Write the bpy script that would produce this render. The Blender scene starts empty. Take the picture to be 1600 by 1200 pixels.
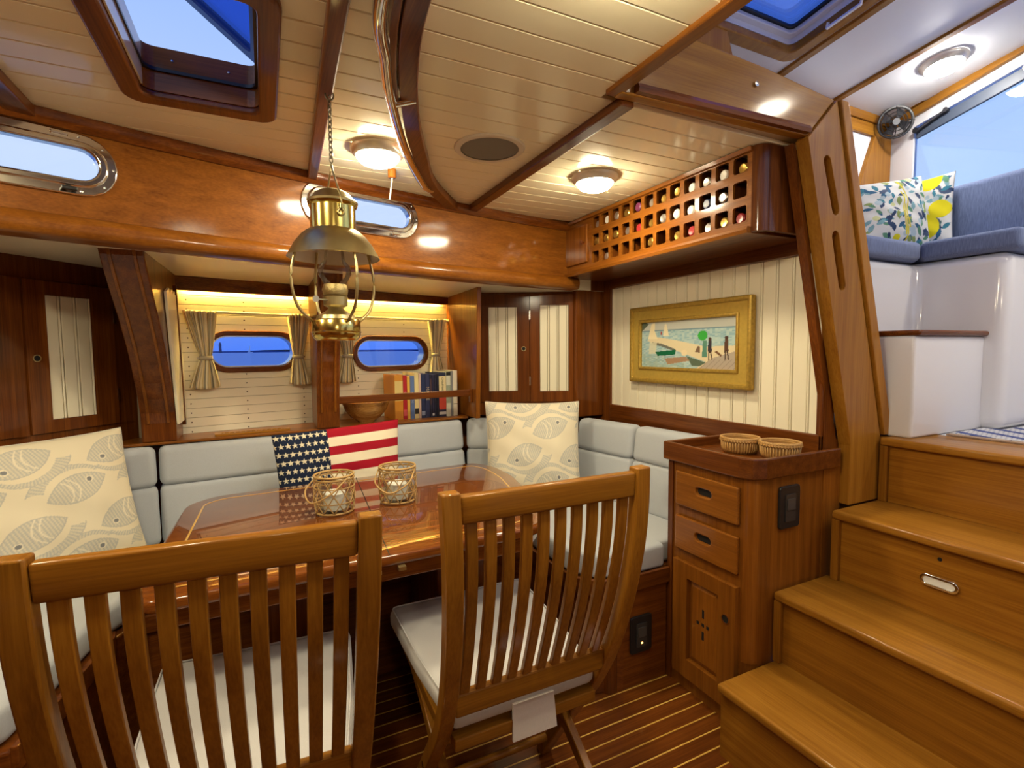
import bpy, bmesh, math, random
import numpy as np
from mathutils import Vector, Matrix
random.seed(7); np.random.seed(7)
SC = bpy.context.scene
COL = SC.collection

# ------------------------------------------------------------------ camera
F_PX, YAW, PITCH, ROLL, EYE = 790.0, math.radians(26.0), math.radians(3.84), math.radians(0.5), 1.32
cam = bpy.data.cameras.new('camera')
cam.sensor_fit = 'HORIZONTAL'; cam.sensor_width = 36.0; cam.lens = 36.0*F_PX/1600.0
cam.clip_start = 0.02; cam.clip_end = 8000
camo = bpy.data.objects.new('camera', cam); COL.objects.link(camo)
_f = Vector((math.sin(YAW)*math.cos(PITCH), math.cos(YAW)*math.cos(PITCH), -math.sin(PITCH)))
_r = Vector((math.cos(YAW), -math.sin(YAW), 0)); _u = _r.cross(_f)
_r2 = _r*math.cos(ROLL) - _u*math.sin(ROLL); _u2 = _r*math.sin(ROLL) + _u*math.cos(ROLL)
M = Matrix((_r2, _u2, -_f)).transposed().to_4x4(); M.translation = Vector((0, 0, EYE))
camo.matrix_world = M
SC.camera = camo
# ------------------------------------------------------------------ exposure, sky
SC.view_settings.view_transform = 'Standard'; SC.view_settings.look = 'None'
SC.view_settings.gamma = 1.0; SC.view_settings.use_curve_mapping = False
SC.view_settings.exposure = 0.14
LAMP_W = 3.7          # overall factor on every lamp, added ones included
LAMP_COL = (1.0, 0.865, 0.585)
world = bpy.data.worlds.new('dusk_sky'); SC.world = world; world.use_nodes = True
wn, wl = world.node_tree.nodes, world.node_tree.links
for n in list(wn): wn.remove(n)
_o = wn.new('ShaderNodeOutputWorld'); _b = wn.new('ShaderNodeBackground'); _t = wn.new('ShaderNodeTexCoord')
_s = wn.new('ShaderNodeSeparateXYZ'); _cr = wn.new('ShaderNodeValToRGB')
wl.new(_t.outputs['Generated'], _s.inputs[0]); wl.new(_s.outputs['Z'], _cr.inputs[0])
wl.new(_cr.outputs[0], _b.inputs[0]); wl.new(_b.outputs[0], _o.inputs[0])
_e = _cr.color_ramp.elements
_e[0].position = 0.0; _e[0].color = (0.10, 0.24, 0.80, 1)
_e[1].position = 1.0; _e[1].color = (0.05, 0.17, 0.70, 1)
for pos, c in ((0.05, (0.16, 0.30, 0.80, 1)), (0.17, (0.53, 0.65, 0.88, 1)), (0.28, (0.55, 0.66, 0.88, 1)), (0.42, (0.34, 0.48, 0.82, 1)), (0.62, (0.22, 0.37, 0.78, 1)), (0.80, (0.08, 0.22, 0.72, 1))):
    x = _e.new(pos); x.color = c
_b.inputs[1].default_value = 1.15

# ------------------------------------------------------------------ helpers
def srgb(r, g, b):
    f = lambda c: c/12.92 if c <= 0.04045 else ((c+0.055)/1.055)**2.4
    return (f(r/255), f(g/255), f(b/255))

def newmat(name):
    m = bpy.data.materials.new(name); m.use_nodes = True
    nt = m.node_tree
    return m, nt.nodes, nt.links, nt.nodes['Principled BSDF']

_mats = {}
def plain(name, col, rough=0.5, metal=0.0, coat=0.0, bump=0.0, bscale=200.0, var=0.0, spec=0.5):
    if name in _mats: return _mats[name]
    m, N, L, B = newmat(name)
    B.inputs['Base Color'].default_value = (*col, 1); B.inputs['Roughness'].default_value = rough
    B.inputs['Metallic'].default_value = metal; B.inputs['Coat Weight'].default_value = coat
    B.inputs['Coat Roughness'].default_value = 0.05; B.inputs['Specular IOR Level'].default_value = spec
    tc = N.new('ShaderNodeTexCoord')
    if bump > 0 or var > 0:
        nz = N.new('ShaderNodeTexNoise'); nz.inputs['Scale'].default_value = bscale; nz.inputs['Detail'].default_value = 3
        L.new(tc.outputs['Object'], nz.inputs['Vector'])
    if bump > 0:
        bp = N.new('ShaderNodeBump'); bp.inputs['Strength'].default_value = bump; bp.inputs['Distance'].default_value = 0.002
        L.new(nz.outputs[0], bp.inputs['Height']); L.new(bp.outputs[0], B.inputs['Normal'])
    if var > 0:
        mx = N.new('ShaderNodeMixRGB'); mx.inputs[1].default_value = (*[c*(1-var) for c in col], 1)
        mx.inputs[2].default_value = (*[min(1, c*(1+var)) for c in col], 1)
        L.new(nz.outputs[0], mx.inputs[0]); L.new(mx.outputs[0], B.inputs['Base Color'])
    _mats[name] = m
    return m

WOODS = {  # dark, mid, light colour, roughness, coat
    'mahogany': ((0.070, 0.016, 0.002), (0.130, 0.034, 0.004), (0.200, 0.058, 0.007), 0.45, 0.55),
    'cherry':   ((0.150, 0.044, 0.004), (0.225, 0.072, 0.007), (0.300, 0.105, 0.011), 0.45, 0.5),
    'teak':     ((0.180, 0.064, 0.006), (0.255, 0.100, 0.009), (0.330, 0.140, 0.014), 0.45, 0.4),
    'amber':    ((0.225, 0.085, 0.008), (0.315, 0.132, 0.014), (0.400, 0.180, 0.022), 0.45, 0.32),
    'table':    ((0.085, 0.020, 0.003), (0.155, 0.042, 0.006), (0.235, 0.072, 0.010), 0.25, 1.0),
    'bowl':     ((0.22, 0.085, 0.02), (0.42, 0.20, 0.05), (0.60, 0.33, 0.10), 0.25, 0.5),
    'holly':    ((0.60, 0.34, 0.06), (0.70, 0.42, 0.09), (0.78, 0.50, 0.12), 0.35, 0.6),
}
def W(kind, axis='x'):
    key = 'wood_%s_%s' % (kind, axis)
    if key in _mats: return _mats[key]
    d, mcol, l, rough, coat = WOODS[kind]
    m, N, L, B = newmat(key)
    tc = N.new('ShaderNodeTexCoord'); mp = N.new('ShaderNodeMapping')
    oi = N.new('ShaderNodeObjectInfo')
    ad = N.new('ShaderNodeVectorMath'); ad.operation = 'ADD'
    sc = N.new('ShaderNodeVectorMath'); sc.operation = 'SCALE'; sc.inputs['Scale'].default_value = 9.0
    cb = N.new('ShaderNodeCombineXYZ')
    for i in range(3): L.new(oi.outputs['Random'], cb.inputs[i])
    L.new(cb.outputs[0], sc.inputs[0]); L.new(tc.outputs['Object'], ad.inputs[0]); L.new(sc.outputs[0], ad.inputs[1])
    L.new(ad.outputs[0], mp.inputs['Vector'])
    s = {'x': (1.0, 38, 38), 'y': (38, 1.0, 38), 'z': (38, 38, 1.0)}[axis]
    mp.inputs['Scale'].default_value = s
    n1 = N.new('ShaderNodeTexNoise'); n1.inputs['Scale'].default_value = 1.0; n1.inputs['Detail'].default_value = 5; n1.inputs['Distortion'].default_value = 0.25
    L.new(mp.outputs[0], n1.inputs['Vector'])
    n2 = N.new('ShaderNodeTexNoise'); n2.inputs['Scale'].default_value = 7.0; n2.inputs['Detail'].default_value = 3
    L.new(mp.outputs[0], n2.inputs['Vector'])
    mix = N.new('ShaderNodeMath'); mix.operation = 'MULTIPLY_ADD'; mix.inputs[1].default_value = 0.45
    L.new(n2.outputs[0], mix.inputs[0])
    h = N.new('ShaderNodeMath'); h.operation = 'MULTIPLY'; h.inputs[1].default_value = 0.62
    L.new(n1.outputs[0], h.inputs[0]); L.new(h.outputs[0], mix.inputs[2])
    cr = N.new('ShaderNodeValToRGB'); L.new(mix.outputs[0], cr.inputs[0])
    e = cr.color_ramp.elements
    e[0].position = 0.34; e[0].color = (*d, 1); e[1].position = 0.72; e[1].color = (*l, 1)
    q = e.new(0.53); q.color = (*mcol, 1)
    hv = N.new('ShaderNodeHueSaturation')
    rv = N.new('ShaderNodeMapRange'); rv.inputs['To Min'].default_value = 0.86; rv.inputs['To Max'].default_value = 1.14
    L.new(oi.outputs['Random'], rv.inputs['Value']); L.new(rv.outputs[0], hv.inputs['Value'])
    L.new(cr.outputs[0], hv.inputs['Color']); L.new(hv.outputs[0], B.inputs['Base Color'])
    B.inputs['Roughness'].default_value = rough; B.inputs['Coat Weight'].default_value = coat; B.inputs['Specular IOR Level'].default_value = 0.12
    B.inputs['Coat Roughness'].default_value = 0.11 if kind != 'table' else 0.02
    if kind == 'table': B.inputs['Coat IOR'].default_value = 1.40
    _mats[key] = m
    return m

def fabric(name, col, weave=700.0, var=0.10, bump=0.25):
    if name in _mats: return _mats[name]
    m, N, L, B = newmat(name)
    tc = N.new('ShaderNodeTexCoord')
    nz = N.new('ShaderNodeTexNoise'); nz.inputs['Scale'].default_value = weave; nz.inputs['Detail'].default_value = 2
    mp = N.new('ShaderNodeMapping'); mp.inputs['Scale'].default_value = (1, 1, 0.12 if weave < 400 else 0.25)
    L.new(tc.outputs['Object'], mp.inputs[0]); L.new(mp.outputs[0], nz.inputs['Vector'])
    mx = N.new('ShaderNodeMixRGB'); mx.inputs[1].default_value = (*[c*(1-var) for c in col], 1)
    mx.inputs[2].default_value = (*[min(1, c*(1+var)) for c in col], 1)
    L.new(nz.outputs[0], mx.inputs[0]); L.new(mx.outputs[0], B.inputs['Base Color'])
    bp = N.new('ShaderNodeBump'); bp.inputs['Strength'].default_value = bump; bp.inputs['Distance'].default_value = 0.001
    L.new(nz.outputs[0], bp.inputs['Height']); L.new(bp.outputs[0], B.inputs['Normal'])
    B.inputs['Roughness'].default_value = 0.92; B.inputs['Specular IOR Level'].default_value = 0.15
    B.inputs['Sheen Weight'].default_value = 0.15
    _mats[name] = m
    return m

def printed(name, rough=0.9, bump=0.2):
    """cloth or canvas whose print sits in the colour attribute 'Col'"""
    if name in _mats: return _mats[name]
    m, N, L, B = newmat(name)
    a = N.new('ShaderNodeVertexColor'); a.layer_name = 'Col'
    L.new(a.outputs[0], B.inputs['Base Color']); B.inputs['Roughness'].default_value = rough
    B.inputs['Specular IOR Level'].default_value = 0.2
    tc = N.new('ShaderNodeTexCoord'); nz = N.new('ShaderNodeTexNoise'); nz.inputs['Scale'].default_value = 600
    L.new(tc.outputs['Object'], nz.inputs['Vector'])
    bp = N.new('ShaderNodeBump'); bp.inputs['Strength'].default_value = bump; bp.inputs['Distance'].default_value = 0.001
    L.new(nz.outputs[0], bp.inputs['Height']); L.new(bp.outputs[0], B.inputs['Normal'])
    _mats[name] = m
    return m

def emitter(name, col, strength):
    if name in _mats: return _mats[name]
    m, N, L, B = newmat(name)
    B.inputs['Base Color'].default_value = (0.9, 0.9, 0.85, 1)
    B.inputs['Emission Color'].default_value = (*col, 1); B.inputs['Emission Strength'].default_value = strength
    _mats[name] = m
    return m

def pane(name, tint, refl=1.0):
    if name in _mats: return _mats[name]
    m = bpy.data.materials.new(name); m.use_nodes = True
    N, L = m.node_tree.nodes, m.node_tree.links
    N.remove(N['Principled BSDF'])
    out = N['Material Output']
    tr = N.new('ShaderNodeBsdfTransparent'); tr.inputs[0].default_value = (*tint, 1)
    gl = N.new('ShaderNodeBsdfGlossy'); gl.inputs['Roughness'].default_value = 0.02
    fr = N.new('ShaderNodeFresnel'); fr.inputs[0].default_value = 1.45
    mu = N.new('ShaderNodeMath'); mu.operation = 'MULTIPLY'; mu.inputs[1].default_value = refl
    L.new(fr.outputs[0], mu.inputs[0])
    mx = N.new('ShaderNodeMixShader'); L.new(mu.outputs[0], mx.inputs[0]); L.new(tr.outputs[0], mx.inputs[1]); L.new(gl.outputs[0], mx.inputs[2])
    L.new(mx.outputs[0], out.inputs[0])
    _mats[name] = m
    return m

CREAM = plain('paint_cream_gloss', (0.88, 0.80, 0.57), 0.14, spec=0.4)
PANEL = plain('paint_cream_panel', (0.90, 0.84, 0.65), 0.28)
WHITE = plain('paint_white_satin', (0.83, 0.84, 0.87), 0.35)
GEL = plain('gelcoat_white', (0.82, 0.83, 0.87), 0.12, coat=0.3)
CHROME = plain('chrome', (0.80, 0.80, 0.80), 0.08, metal=1.0)
STEEL = plain('steel_satin', (0.62, 0.60, 0.56), 0.25, metal=1.0)
BRASS = plain('brass_polished', (0.66, 0.51, 0.15), 0.18, metal=1.0)
BRASSD = plain('brass_aged', (0.52, 0.43, 0.21), 0.36, metal=1.0, var=0.25, bscale=30)
BLACK = plain('black_plastic', (0.012, 0.012, 0.013), 0.35)
VOID = plain('cavity_shade', (0.006, 0.004, 0.003), 0.8)  # near-black; paints the shade inside holes and slots, also the leaf seam
SETTEE = fabric('settee_grey_blue', (0.47, 0.50, 0.54))
SEATC = fabric('chair_cushion_grey', (0.52, 0.51, 0.50))
BLUE = fabric('blue_denim_weave', (0.16, 0.21, 0.37), weave=260.0, var=0.45)

# ---- mesh builder
class MB:
    def __init__(s): s.v = []; s.f = []
    def add(s, vs, fs):
        b = len(s.v); s.v += [tuple(map(float, p)) for p in vs]; s.f += [tuple(i+b for i in f) for f in fs]; return s
    def box(s, lo, hi, mat=None):
        x0, y0, z0 = lo; x1, y1, z1 = hi
        vs = [(x0,y0,z0),(x1,y0,z0),(x1,y1,z0),(x0,y1,z0),(x0,y0,z1),(x1,y0,z1),(x1,y1,z1),(x0,y1,z1)]
        if mat is not None: vs = [mat @ Vector(p) for p in vs]
        return s.add(vs, [(3,2,1,0),(4,5,6,7),(0,1,5,4),(1,2,6,5),(2,3,7,6),(3,0,4,7)])
    def hexa(s, bot, top):
        n = len(bot)
        fs = [tuple(range(n-1,-1,-1)), tuple(range(n, 2*n))] + [(i, (i+1)%n, n+(i+1)%n, n+i) for i in range(n)]
        return s.add(list(bot)+list(top), fs)
    def prism(s, poly, z0, z1):          # plan polygon (ccw) between two heights
        return s.hexa([(x, y, z0) for x, y in poly], [(x, y, z1) for x, y in poly])
    def ext(s, poly, frame, d0, d1):     # polygon in a frame's (u,w) plane, extruded along its normal
        o, u, n, w = frame
        return s.hexa([o+u*a+w*b+n*d0 for a, b in poly], [o+u*a+w*b+n*d1 for a, b in poly])
    def lathe(s, prof, c, seg=32, axis='z', cap=True):
        c = Vector(c); vs = []; fs = []; n = len(prof)
        for i in range(seg):
            a = 2*math.pi*i/seg; ca, sa = math.cos(a), math.sin(a)
            for r, h in prof:
                p = {'z': (r*ca, r*sa, h), 'x': (h, r*ca, r*sa), 'y': (r*ca, h, r*sa)}[axis]
                vs.append(c+Vector(p))
        for i in range(seg):
            j = (i+1) % seg
            for k in range(n-1): fs.append((i*n+k, j*n+k, j*n+k+1, i*n+k+1))
        if cap:
            if prof[0][0] > 1e-6: fs.append(tuple(i*n for i in range(seg-1, -1, -1)))
            if prof[-1][0] > 1e-6: fs.append(tuple(i*n+n-1 for i in range(seg)))
        return s.add(vs, fs)
    def sweep(s, prof, path, up=(0,0,1), closed=False, cap=True, scales=None):
        """prof: closed 2D loop (side, up) carried along a 3D path"""
        path = [Vector(p) for p in path]; up = Vector(up); n = len(prof); vs = []; N = len(path)
        for i, p in enumerate(path):
            if closed: t = path[(i+1)%N]-path[i-1]
            else: t = path[min(i+1, N-1)]-path[max(i-1, 0)]
            t.normalize(); sd = t.cross(up)
            if sd.length < 1e-6: sd = t.cross(Vector((1, 0, 0)))
            sd.normalize(); u2 = sd.cross(t)
            k = scales[i] if scales else 1.0
            for a, b in prof: vs.append(p+sd*a*k+u2*b*k)
        fs = []
        for i in range(N if closed else N-1):
            j = (i+1) % N
            for k in range(n): fs.append((i*n+k, i*n+(k+1)%n, j*n+(k+1)%n, j*n+k))
        if cap and not closed:
            fs.append(tuple(range(n-1, -1, -1))); fs.append(tuple((N-1)*n+k for k in range(n)))
        return s.add(vs, fs)
    def tube(s, path, r, seg=8, closed=False, scales=None, up=(0, 0, 1)):
        return s.sweep([(r*math.cos(2*math.pi*k/seg), r*math.sin(2*math.pi*k/seg)) for k in range(seg)], path, up=up, closed=closed, scales=scales)
    def bar(s, a, b, w, h, up=(0,0,1)):
        return s.sweep([(-w/2,-h/2),(w/2,-h/2),(w/2,h/2),(-w/2,h/2)], [a, b], up)
    def ribbon_loop(s, outer, inner, frame, d0, d1):   # flat ring between two loops with equal counts
        o, u, n, w = frame; k = len(outer); P = lambda q, d: o+u*q[0]+w*q[1]+n*d
        vs = [P(q, d0) for q in outer]+[P(q, d1) for q in outer]+[P(q, d0) for q in inner]+[P(q, d1) for q in inner]
        fs = []
        for i in range(k):
            j = (i+1) % k
            fs += [(i, j, k+j, k+i), (2*k+j, 2*k+i, 3*k+i, 3*k+j), (k+i, k+j, 3*k+j, 3*k+i), (j, i, 2*k+i, 2*k+j)]
        return s.add(vs, fs)
    def build(s, name, mat, parent=None, smooth=None, bev=0.0, seg=2, sub=0, kind=None):
        me = bpy.data.meshes.new(name); me.from_pydata(s.v, [], s.f); me.update()
        return link(name, me, mat, parent, smooth, bev, seg, sub, kind)

def fixn(me):
    bm = bmesh.new(); bm.from_mesh(me); bmesh.ops.recalc_face_normals(bm, faces=bm.faces); bm.to_mesh(me); bm.free()

_world = {}
def link(name, me, mat, parent=None, smooth=None, bev=0.0, seg=2, sub=0, kind=None):
    fixn(me)
    o = bpy.data.objects.new(name, me); COL.objects.link(o)
    me.materials.append(mat)
    if smooth:
        me.polygons.foreach_set('use_smooth', [True]*len(me.polygons))
        if smooth < 3.2: me.set_sharp_from_angle(angle=smooth)
    if bev > 0:
        b = o.modifiers.new('bevel', 'BEVEL'); b.width = bev; b.segments = seg; b.limit_method = 'ANGLE'; b.angle_limit = math.radians(40)
        if seg > 2: me.polygons.foreach_set('use_smooth', [True]*len(me.polygons))
        b.harden_normals = False
    if sub: 
        q = o.modifiers.new('sub', 'SUBSURF'); q.levels = sub; q.render_levels = sub
    _world[o.name] = Matrix.Identity(4)
    if parent:
        o.parent = parent; o.matrix_parent_inverse = _world[parent.name].inverted()
    if kind: o['kind'] = kind
    return o

def thing(name, label, cat, loc=(0, 0, 0), group=None):
    o = bpy.data.objects.new(name, None); COL.objects.link(o); o.location = loc; o.empty_display_size = 0.05
    _world[o.name] = Matrix.Translation(Vector(loc))
    return tag(o, label, cat, group)
def tag(o, label, cat, group=None):
    o['label'] = label; o['category'] = cat
    if group: o['group'] = group
    return o
def struct(name, label=None, loc=(0, 0, 0)):
    o = bpy.data.objects.new(name, None); COL.objects.link(o); o.location = loc; o.empty_display_size = 0.05
    _world[o.name] = Matrix.Translation(Vector(loc)); return st(o, label)
def st(o, label=None):
    o['kind'] = 'structure'
    if label: o['label'] = label
    return o
def copy_tree(o, dloc, label=None):
    c = o.copy(); COL.objects.link(c); c.location = Vector(o.location)+Vector(dloc)
    if label: c['label'] = label
    for ch in o.children:
        d = ch.copy(); COL.objects.link(d); d.parent = c; d.matrix_parent_inverse = ch.matrix_parent_inverse.copy()
        for g in ch.children:
            e = g.copy(); COL.objects.link(e); e.parent = d; e.matrix_parent_inverse = g.matrix_parent_inverse.copy()
    return c
def cut(o, mb):
    me = bpy.data.meshes.new('c'); me.from_pydata(mb.v, [], mb.f); fixn(me)
    c = bpy.data.objects.new('c', me); COL.objects.link(c)
    m = o.modifiers.new('cut', 'BOOLEAN'); m.object = c; m.operation = 'DIFFERENCE'; m.solver = 'EXACT'
    keep = [x for x in o.modifiers if x.type != 'BOOLEAN']
    for x in keep: x.show_viewport = False
    dg = bpy.context.evaluated_depsgraph_get(); dg.update()
    nm = bpy.data.meshes.new_from_object(o.evaluated_get(dg)); o.modifiers.remove(m)
    old = o.data; o.data = nm; nm.name = old.name
    for x in keep: x.show_viewport = True
    bpy.data.objects.remove(c)
    return o
def stadium(hw, hh, seg=10, cx=0, cz=0):
    """stadium outline, ccw, half width hw, half height hh"""
    pts = []; r = hh
    for i in range(seg+1):
        a = -math.pi/2+math.pi*i/seg; pts.append((cx+hw-r+r*math.cos(a), cz+r*math.sin(a)))
    for i in range(seg+1):
        a = math.pi/2+math.pi*i/seg; pts.append((cx-hw+r+r*math.cos(a), cz+r*math.sin(a)))
    return pts
def rrect(x0, y0, x1, y1, r, seg=5):
    pts = []
    for cx, cy, a0 in ((x1-r, y0+r, -90), (x1-r, y1-r, 0), (x0+r, y1-r, 90), (x0+r, y0+r, 180)):
        for i in range(seg+1):
            a = math.radians(a0+90*i/seg); pts.append((cx+r*math.cos(a), cy+r*math.sin(a)))
    return pts
def frame(o, u, n, w=(0, 0, 1)):
    return (Vector(o), Vector(u).normalized(), Vector(n).normalized(), Vector(w).normalized())
def fbox(mb, fr, u0, u1, n0, n1, w0, w1):
    return mb.ext([(u0, w0), (u1, w0), (u1, w1), (u0, w1)], fr, n0, n1)
def interp(pts, t):
    xs = [p[0] for p in pts]; ys = [p[1] for p in pts]
    return float(np.interp(t, xs, ys))
def smoothpath(pts, n=24):
    """Catmull-Rom through 3D points"""
    P = [Vector(p) for p in pts]; P = [P[0]*2-P[1]]+P+[P[-1]*2-P[-2]]; out = []
    k = len(P)-3
    for i in range(n+1):
        t = i/n*k; j = min(int(t), k-1); t -= j
        a, b, c, d = P[j:j+4]
        out.append(0.5*((2*b)+(c-a)*t+(2*a-5*b+4*c-d)*t*t+(3*b-a-3*c+d)*t**3))
    return out
def colour(o, cols):
    me = o.data; a = me.color_attributes.new('Col', 'FLOAT_COLOR', 'POINT')
    c = np.ones((len(me.vertices), 4), np.float32); c[:, :3] = cols; a.data.foreach_set('color', c.ravel())
    return o
X, Y, Z = Vector((1, 0, 0)), Vector((0, 1, 0)), Vector((0, 0, 1))
def text_mesh(body, size, fr, u, w, d, name, mat, parent, align='CENTER', extr=0.0004):
    cu = bpy.data.curves.new('t', 'FONT'); cu.body = body; cu.size = size; cu.align_x = align; cu.align_y = 'CENTER'; cu.extrude = extr
    to = bpy.data.objects.new('t', cu); COL.objects.link(to)
    dg = bpy.context.evaluated_depsgraph_get(); me = bpy.data.meshes.new_from_object(to.evaluated_get(dg)); bpy.data.objects.remove(to)
    o, U, n, Wd = fr
    for v in me.vertices: 
        p = o+U*(u+v.co.x)+Wd*(w+v.co.y)+n*(d+v.co.z); v.co = p
    me.materials.clear()
    return link(name, me, mat, parent)
# ================================================================== SETTING
CEIL = 2.0
def yw(x): return 2.06+0.30*x-0.06*x*x          # plan curve of the cabin side
def ywd(x): return 0.30-0.12*x
def xw(y):                                       # its inverse (left branch)
    d = 0.09-0.24*(y-2.06); return (0.30-math.sqrt(max(d, 0)))/0.12
def hull_y(x): return 2.72+0.207*(x+0.37)

# ---- floor: boards with pale inlay strips, running fore and aft
fl = MB().box((-1.75, -1.75, -0.04), (1.9, 2.9, -0.008)).build('floor', W('mahogany', 'x'))
st(fl, 'varnished cabin sole of dark boards with pale inlay strips')
me_b = None
y = -0.30; k = 0
strip_proto = board_proto = None
while y < 2.1:
    if board_proto is None:
        b = MB().box((-1.2, 0, -0.008), (1.44, 0.0545, 0.0)).build('floor_board', W('mahogany', 'x'), fl, bev=0.0008, seg=1)
        b.location = (0, y, 0); board_proto = b
        s = MB().box((-1.2, 0.0548, -0.008), (1.44, 0.0597, -0.0004)).build('inlay_strip', W('holly', 'x'), fl); s.location = (0, y, 0); strip_proto = s
    else:
        for p in (board_proto, strip_proto):
            q = p.copy(); COL.objects.link(q); q.location = (0, y, 0)
    y += 0.060

# ---- ceiling: flat tongue-and-groove planks, one hatch opening, open over the steps
_wx = [-1.75+3.25*i/26 for i in range(27)]
_wpoly = lambda a, b, y0: [(b, y0)]+[(x, yw(x)-0.002) for x in reversed([a]+[q for q in _wx if a < q < b]+[b])]+[(a, y0)]
cl = MB()
for a, b, y0 in ((-1.75, -0.262, -1.75), (0.015, 0.86, -1.75), (-0.262, 0.015, 1.637), (0.86, 1.56, 1.116)):
    cl.prism(list(reversed(_wpoly(a, b, y0))), CEIL+0.014, CEIL+0.03)
cl.box((-0.262, -1.75, CEIL+0.014), (0.015, 1.128, CEIL+0.03)).box((1.56, 1.116, CEIL+0.014), (1.82, 2.42, CEIL+0.03))
cl = cl.build('ceiling', plain('ceiling_groove', (0.56, 0.43, 0.26), 0.5))
st(cl, 'cream tongue and groove plank ceiling')
HX0, HX1, HY0, HY1 = -0.285, 0.038, 1.105, 1.660
edges = [1.002+0.083*i for i in range(-33, 17)]
for a, b in zip(edges, edges[1:]):
    a2, b2 = a+0.0013, b-0.0013
    xa = lambda y_: max(-1.74, xw(y_)+0.004) if y_ > yw(-1.74) else -1.74
    xb = 1.81 if a2 > 1.11 else 0.845
    segs = [(None, None)]
    if b2 > HY0 and a2 < HY1: segs = [(None, HX0), (HX1, None)]
    for s0, s1 in segs:
        la, lb = (xa(a2), xa(b2)) if s0 is None else (s0, s0)
        r = xb if s1 is None else s1
        if la > r: continue
        MB().hexa([(la, a2, CEIL), (r, a2, CEIL), (r, b2, CEIL), (lb, b2, CEIL)],
                  [(la, a2, CEIL+0.014), (r, a2, CEIL+0.014), (r, b2, CEIL+0.014), (lb, b2, CEIL+0.014)]
                  ).build('ceiling_plank', CREAM, cl, bev=0.0022, seg=1)

# ---- cabin side: curved board with two ports, cove trim above and carlin moulding below
NX = 40; xs = [-1.7+3.26*i/NX for i in range(NX+1)]
def wallpath(off, z): return [(x-off*ywd(x)/math.hypot(1, ywd(x)), yw(x)+off/math.hypot(1, ywd(x)), z) for x in xs]
def rectprof(a0, a1, b0, b1): return [(a0, b0), (a1, b0), (a1, b1), (a0, b1)]
# side vector of a path along +x with up z is t x up = (.., -y): positive side = inboard
wall = MB().sweep(rectprof(-0.035, 0.0, -0.175, 0.205), wallpath(0, 1.830)).build('wall_cabin_side', W('cherry', 'x'), smooth=0.6)
st(wall, 'curved varnished cabin side board with two oval ports')
PORTS = [(0.385, 1.893), (-0.617, 1.868)]
PF = []
for cx, cz in PORTS:
    t = Vector((1, ywd(cx), 0)).normalized(); n = Vector((ywd(cx), -1, 0)).normalized()
    fr = frame((cx, yw(cx), cz), t, n); PF.append(fr)
    cut(wall, MB().ext(stadium(0.232, 0.068), fr, -0.2, 0.1))
wall.data.polygons.foreach_set('use_smooth', [False]*len(wall.data.polygons))
t1 = MB().sweep([(-0.005, -0.022), (0.012, -0.022), (0.020, -0.010), (0.026, 0.0), (0.026, 0.018), (-0.005, 0.018)], wallpath(0, 1.981)).build('trim_1', W('mahogany', 'x'), smooth=0.6)
st(t1, 'dark cove trim where the cabin side meets the ceiling')
car = [(-0.05, -0.034), (0.016, -0.034), (0.030, -0.026), (0.034, -0.006), (0.032, 0.012), (0.024, 0.024), (0.010, 0.032), (-0.002, 0.036), (-0.05, 0.036)]
t2 = MB().sweep(car, wallpath(0, 1.683)).build('trim_2', W('cherry', 'x'), smooth=0.9)
st(t2, 'rounded carlin moulding under the cabin side')

# ---- ports in the cabin side: bright metal rings with dogs and screws
def cabin_port(fr, idx, metal, label):
    w = struct('window_%d' % idx, label, fr[0])
    MB().ribbon_loop(stadium(0.252, 0.089), stadium(0.226, 0.063), fr, 0.0, 0.010).build('outer_ring', metal, w, smooth=0.5, bev=0.004)
    MB().ribbon_loop(stadium(0.229, 0.066), stadium(0.206, 0.045), fr, -0.02, 0.016).build('inner_ring', metal, w, smooth=0.5, bev=0.006, seg=3)
    MB().ribbon_loop(stadium(0.230, 0.067), stadium(0.216, 0.054), fr, -0.034, -0.02).build('spigot', STEEL, w, smooth=0.5)
    MB().ext(stadium(0.212, 0.050), fr, -0.018, -0.013).build('pane', pane('port_glass', (0.95, 0.97, 1.0), 0.8), w)
    m = MB()
    o, u, n, ww = fr
    for a, b in stadium(0.240, 0.077, 4):
        c = o+u*a+ww*b+n*0.010
        m.add([c+u*0.004*math.cos(i*math.pi/3)+ww*0.004*math.sin(i*math.pi/3)+n*0.0012 for i in range(6)]+[c+n*0.0018], [(i, (i+1) % 6, 6) for i in range(6)])
    m.build('screw_heads', STEEL, w, kind='stuff')
    for s, a in ((1, 0.135), (-1, -0.135)):
        h = MB(); c0 = o+u*a-ww*0.076
        h.bar(c0+n*0.006, c0+n*0.026, 0.012, 0.012, up=ww)
        h.bar(c0+n*0.024-u*0.018, c0+n*0.024+u*0.018, 0.009, 0.012)
        h.build('locking_dog', BLACK if idx == 2 else CHROME, w, bev=0.003)
        g = MB(); c0 = o+u*a*0.9+ww*0.078
        g.bar(c0+n*0.012-u*0.02, c0+n*0.012+u*0.02, 0.012, 0.010); g.build('hinge', metal, w, bev=0.003)
    return w
cabin_port(PF[0], 1, CHROME, 'polished oval opening port behind the hanging brass lamp')
cabin_port(PF[1], 2, plain('nickel_bright', (0.86, 0.83, 0.76), 0.14, metal=1.0), 'large oval opening port with dark locking dogs near the open hatch')

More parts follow.
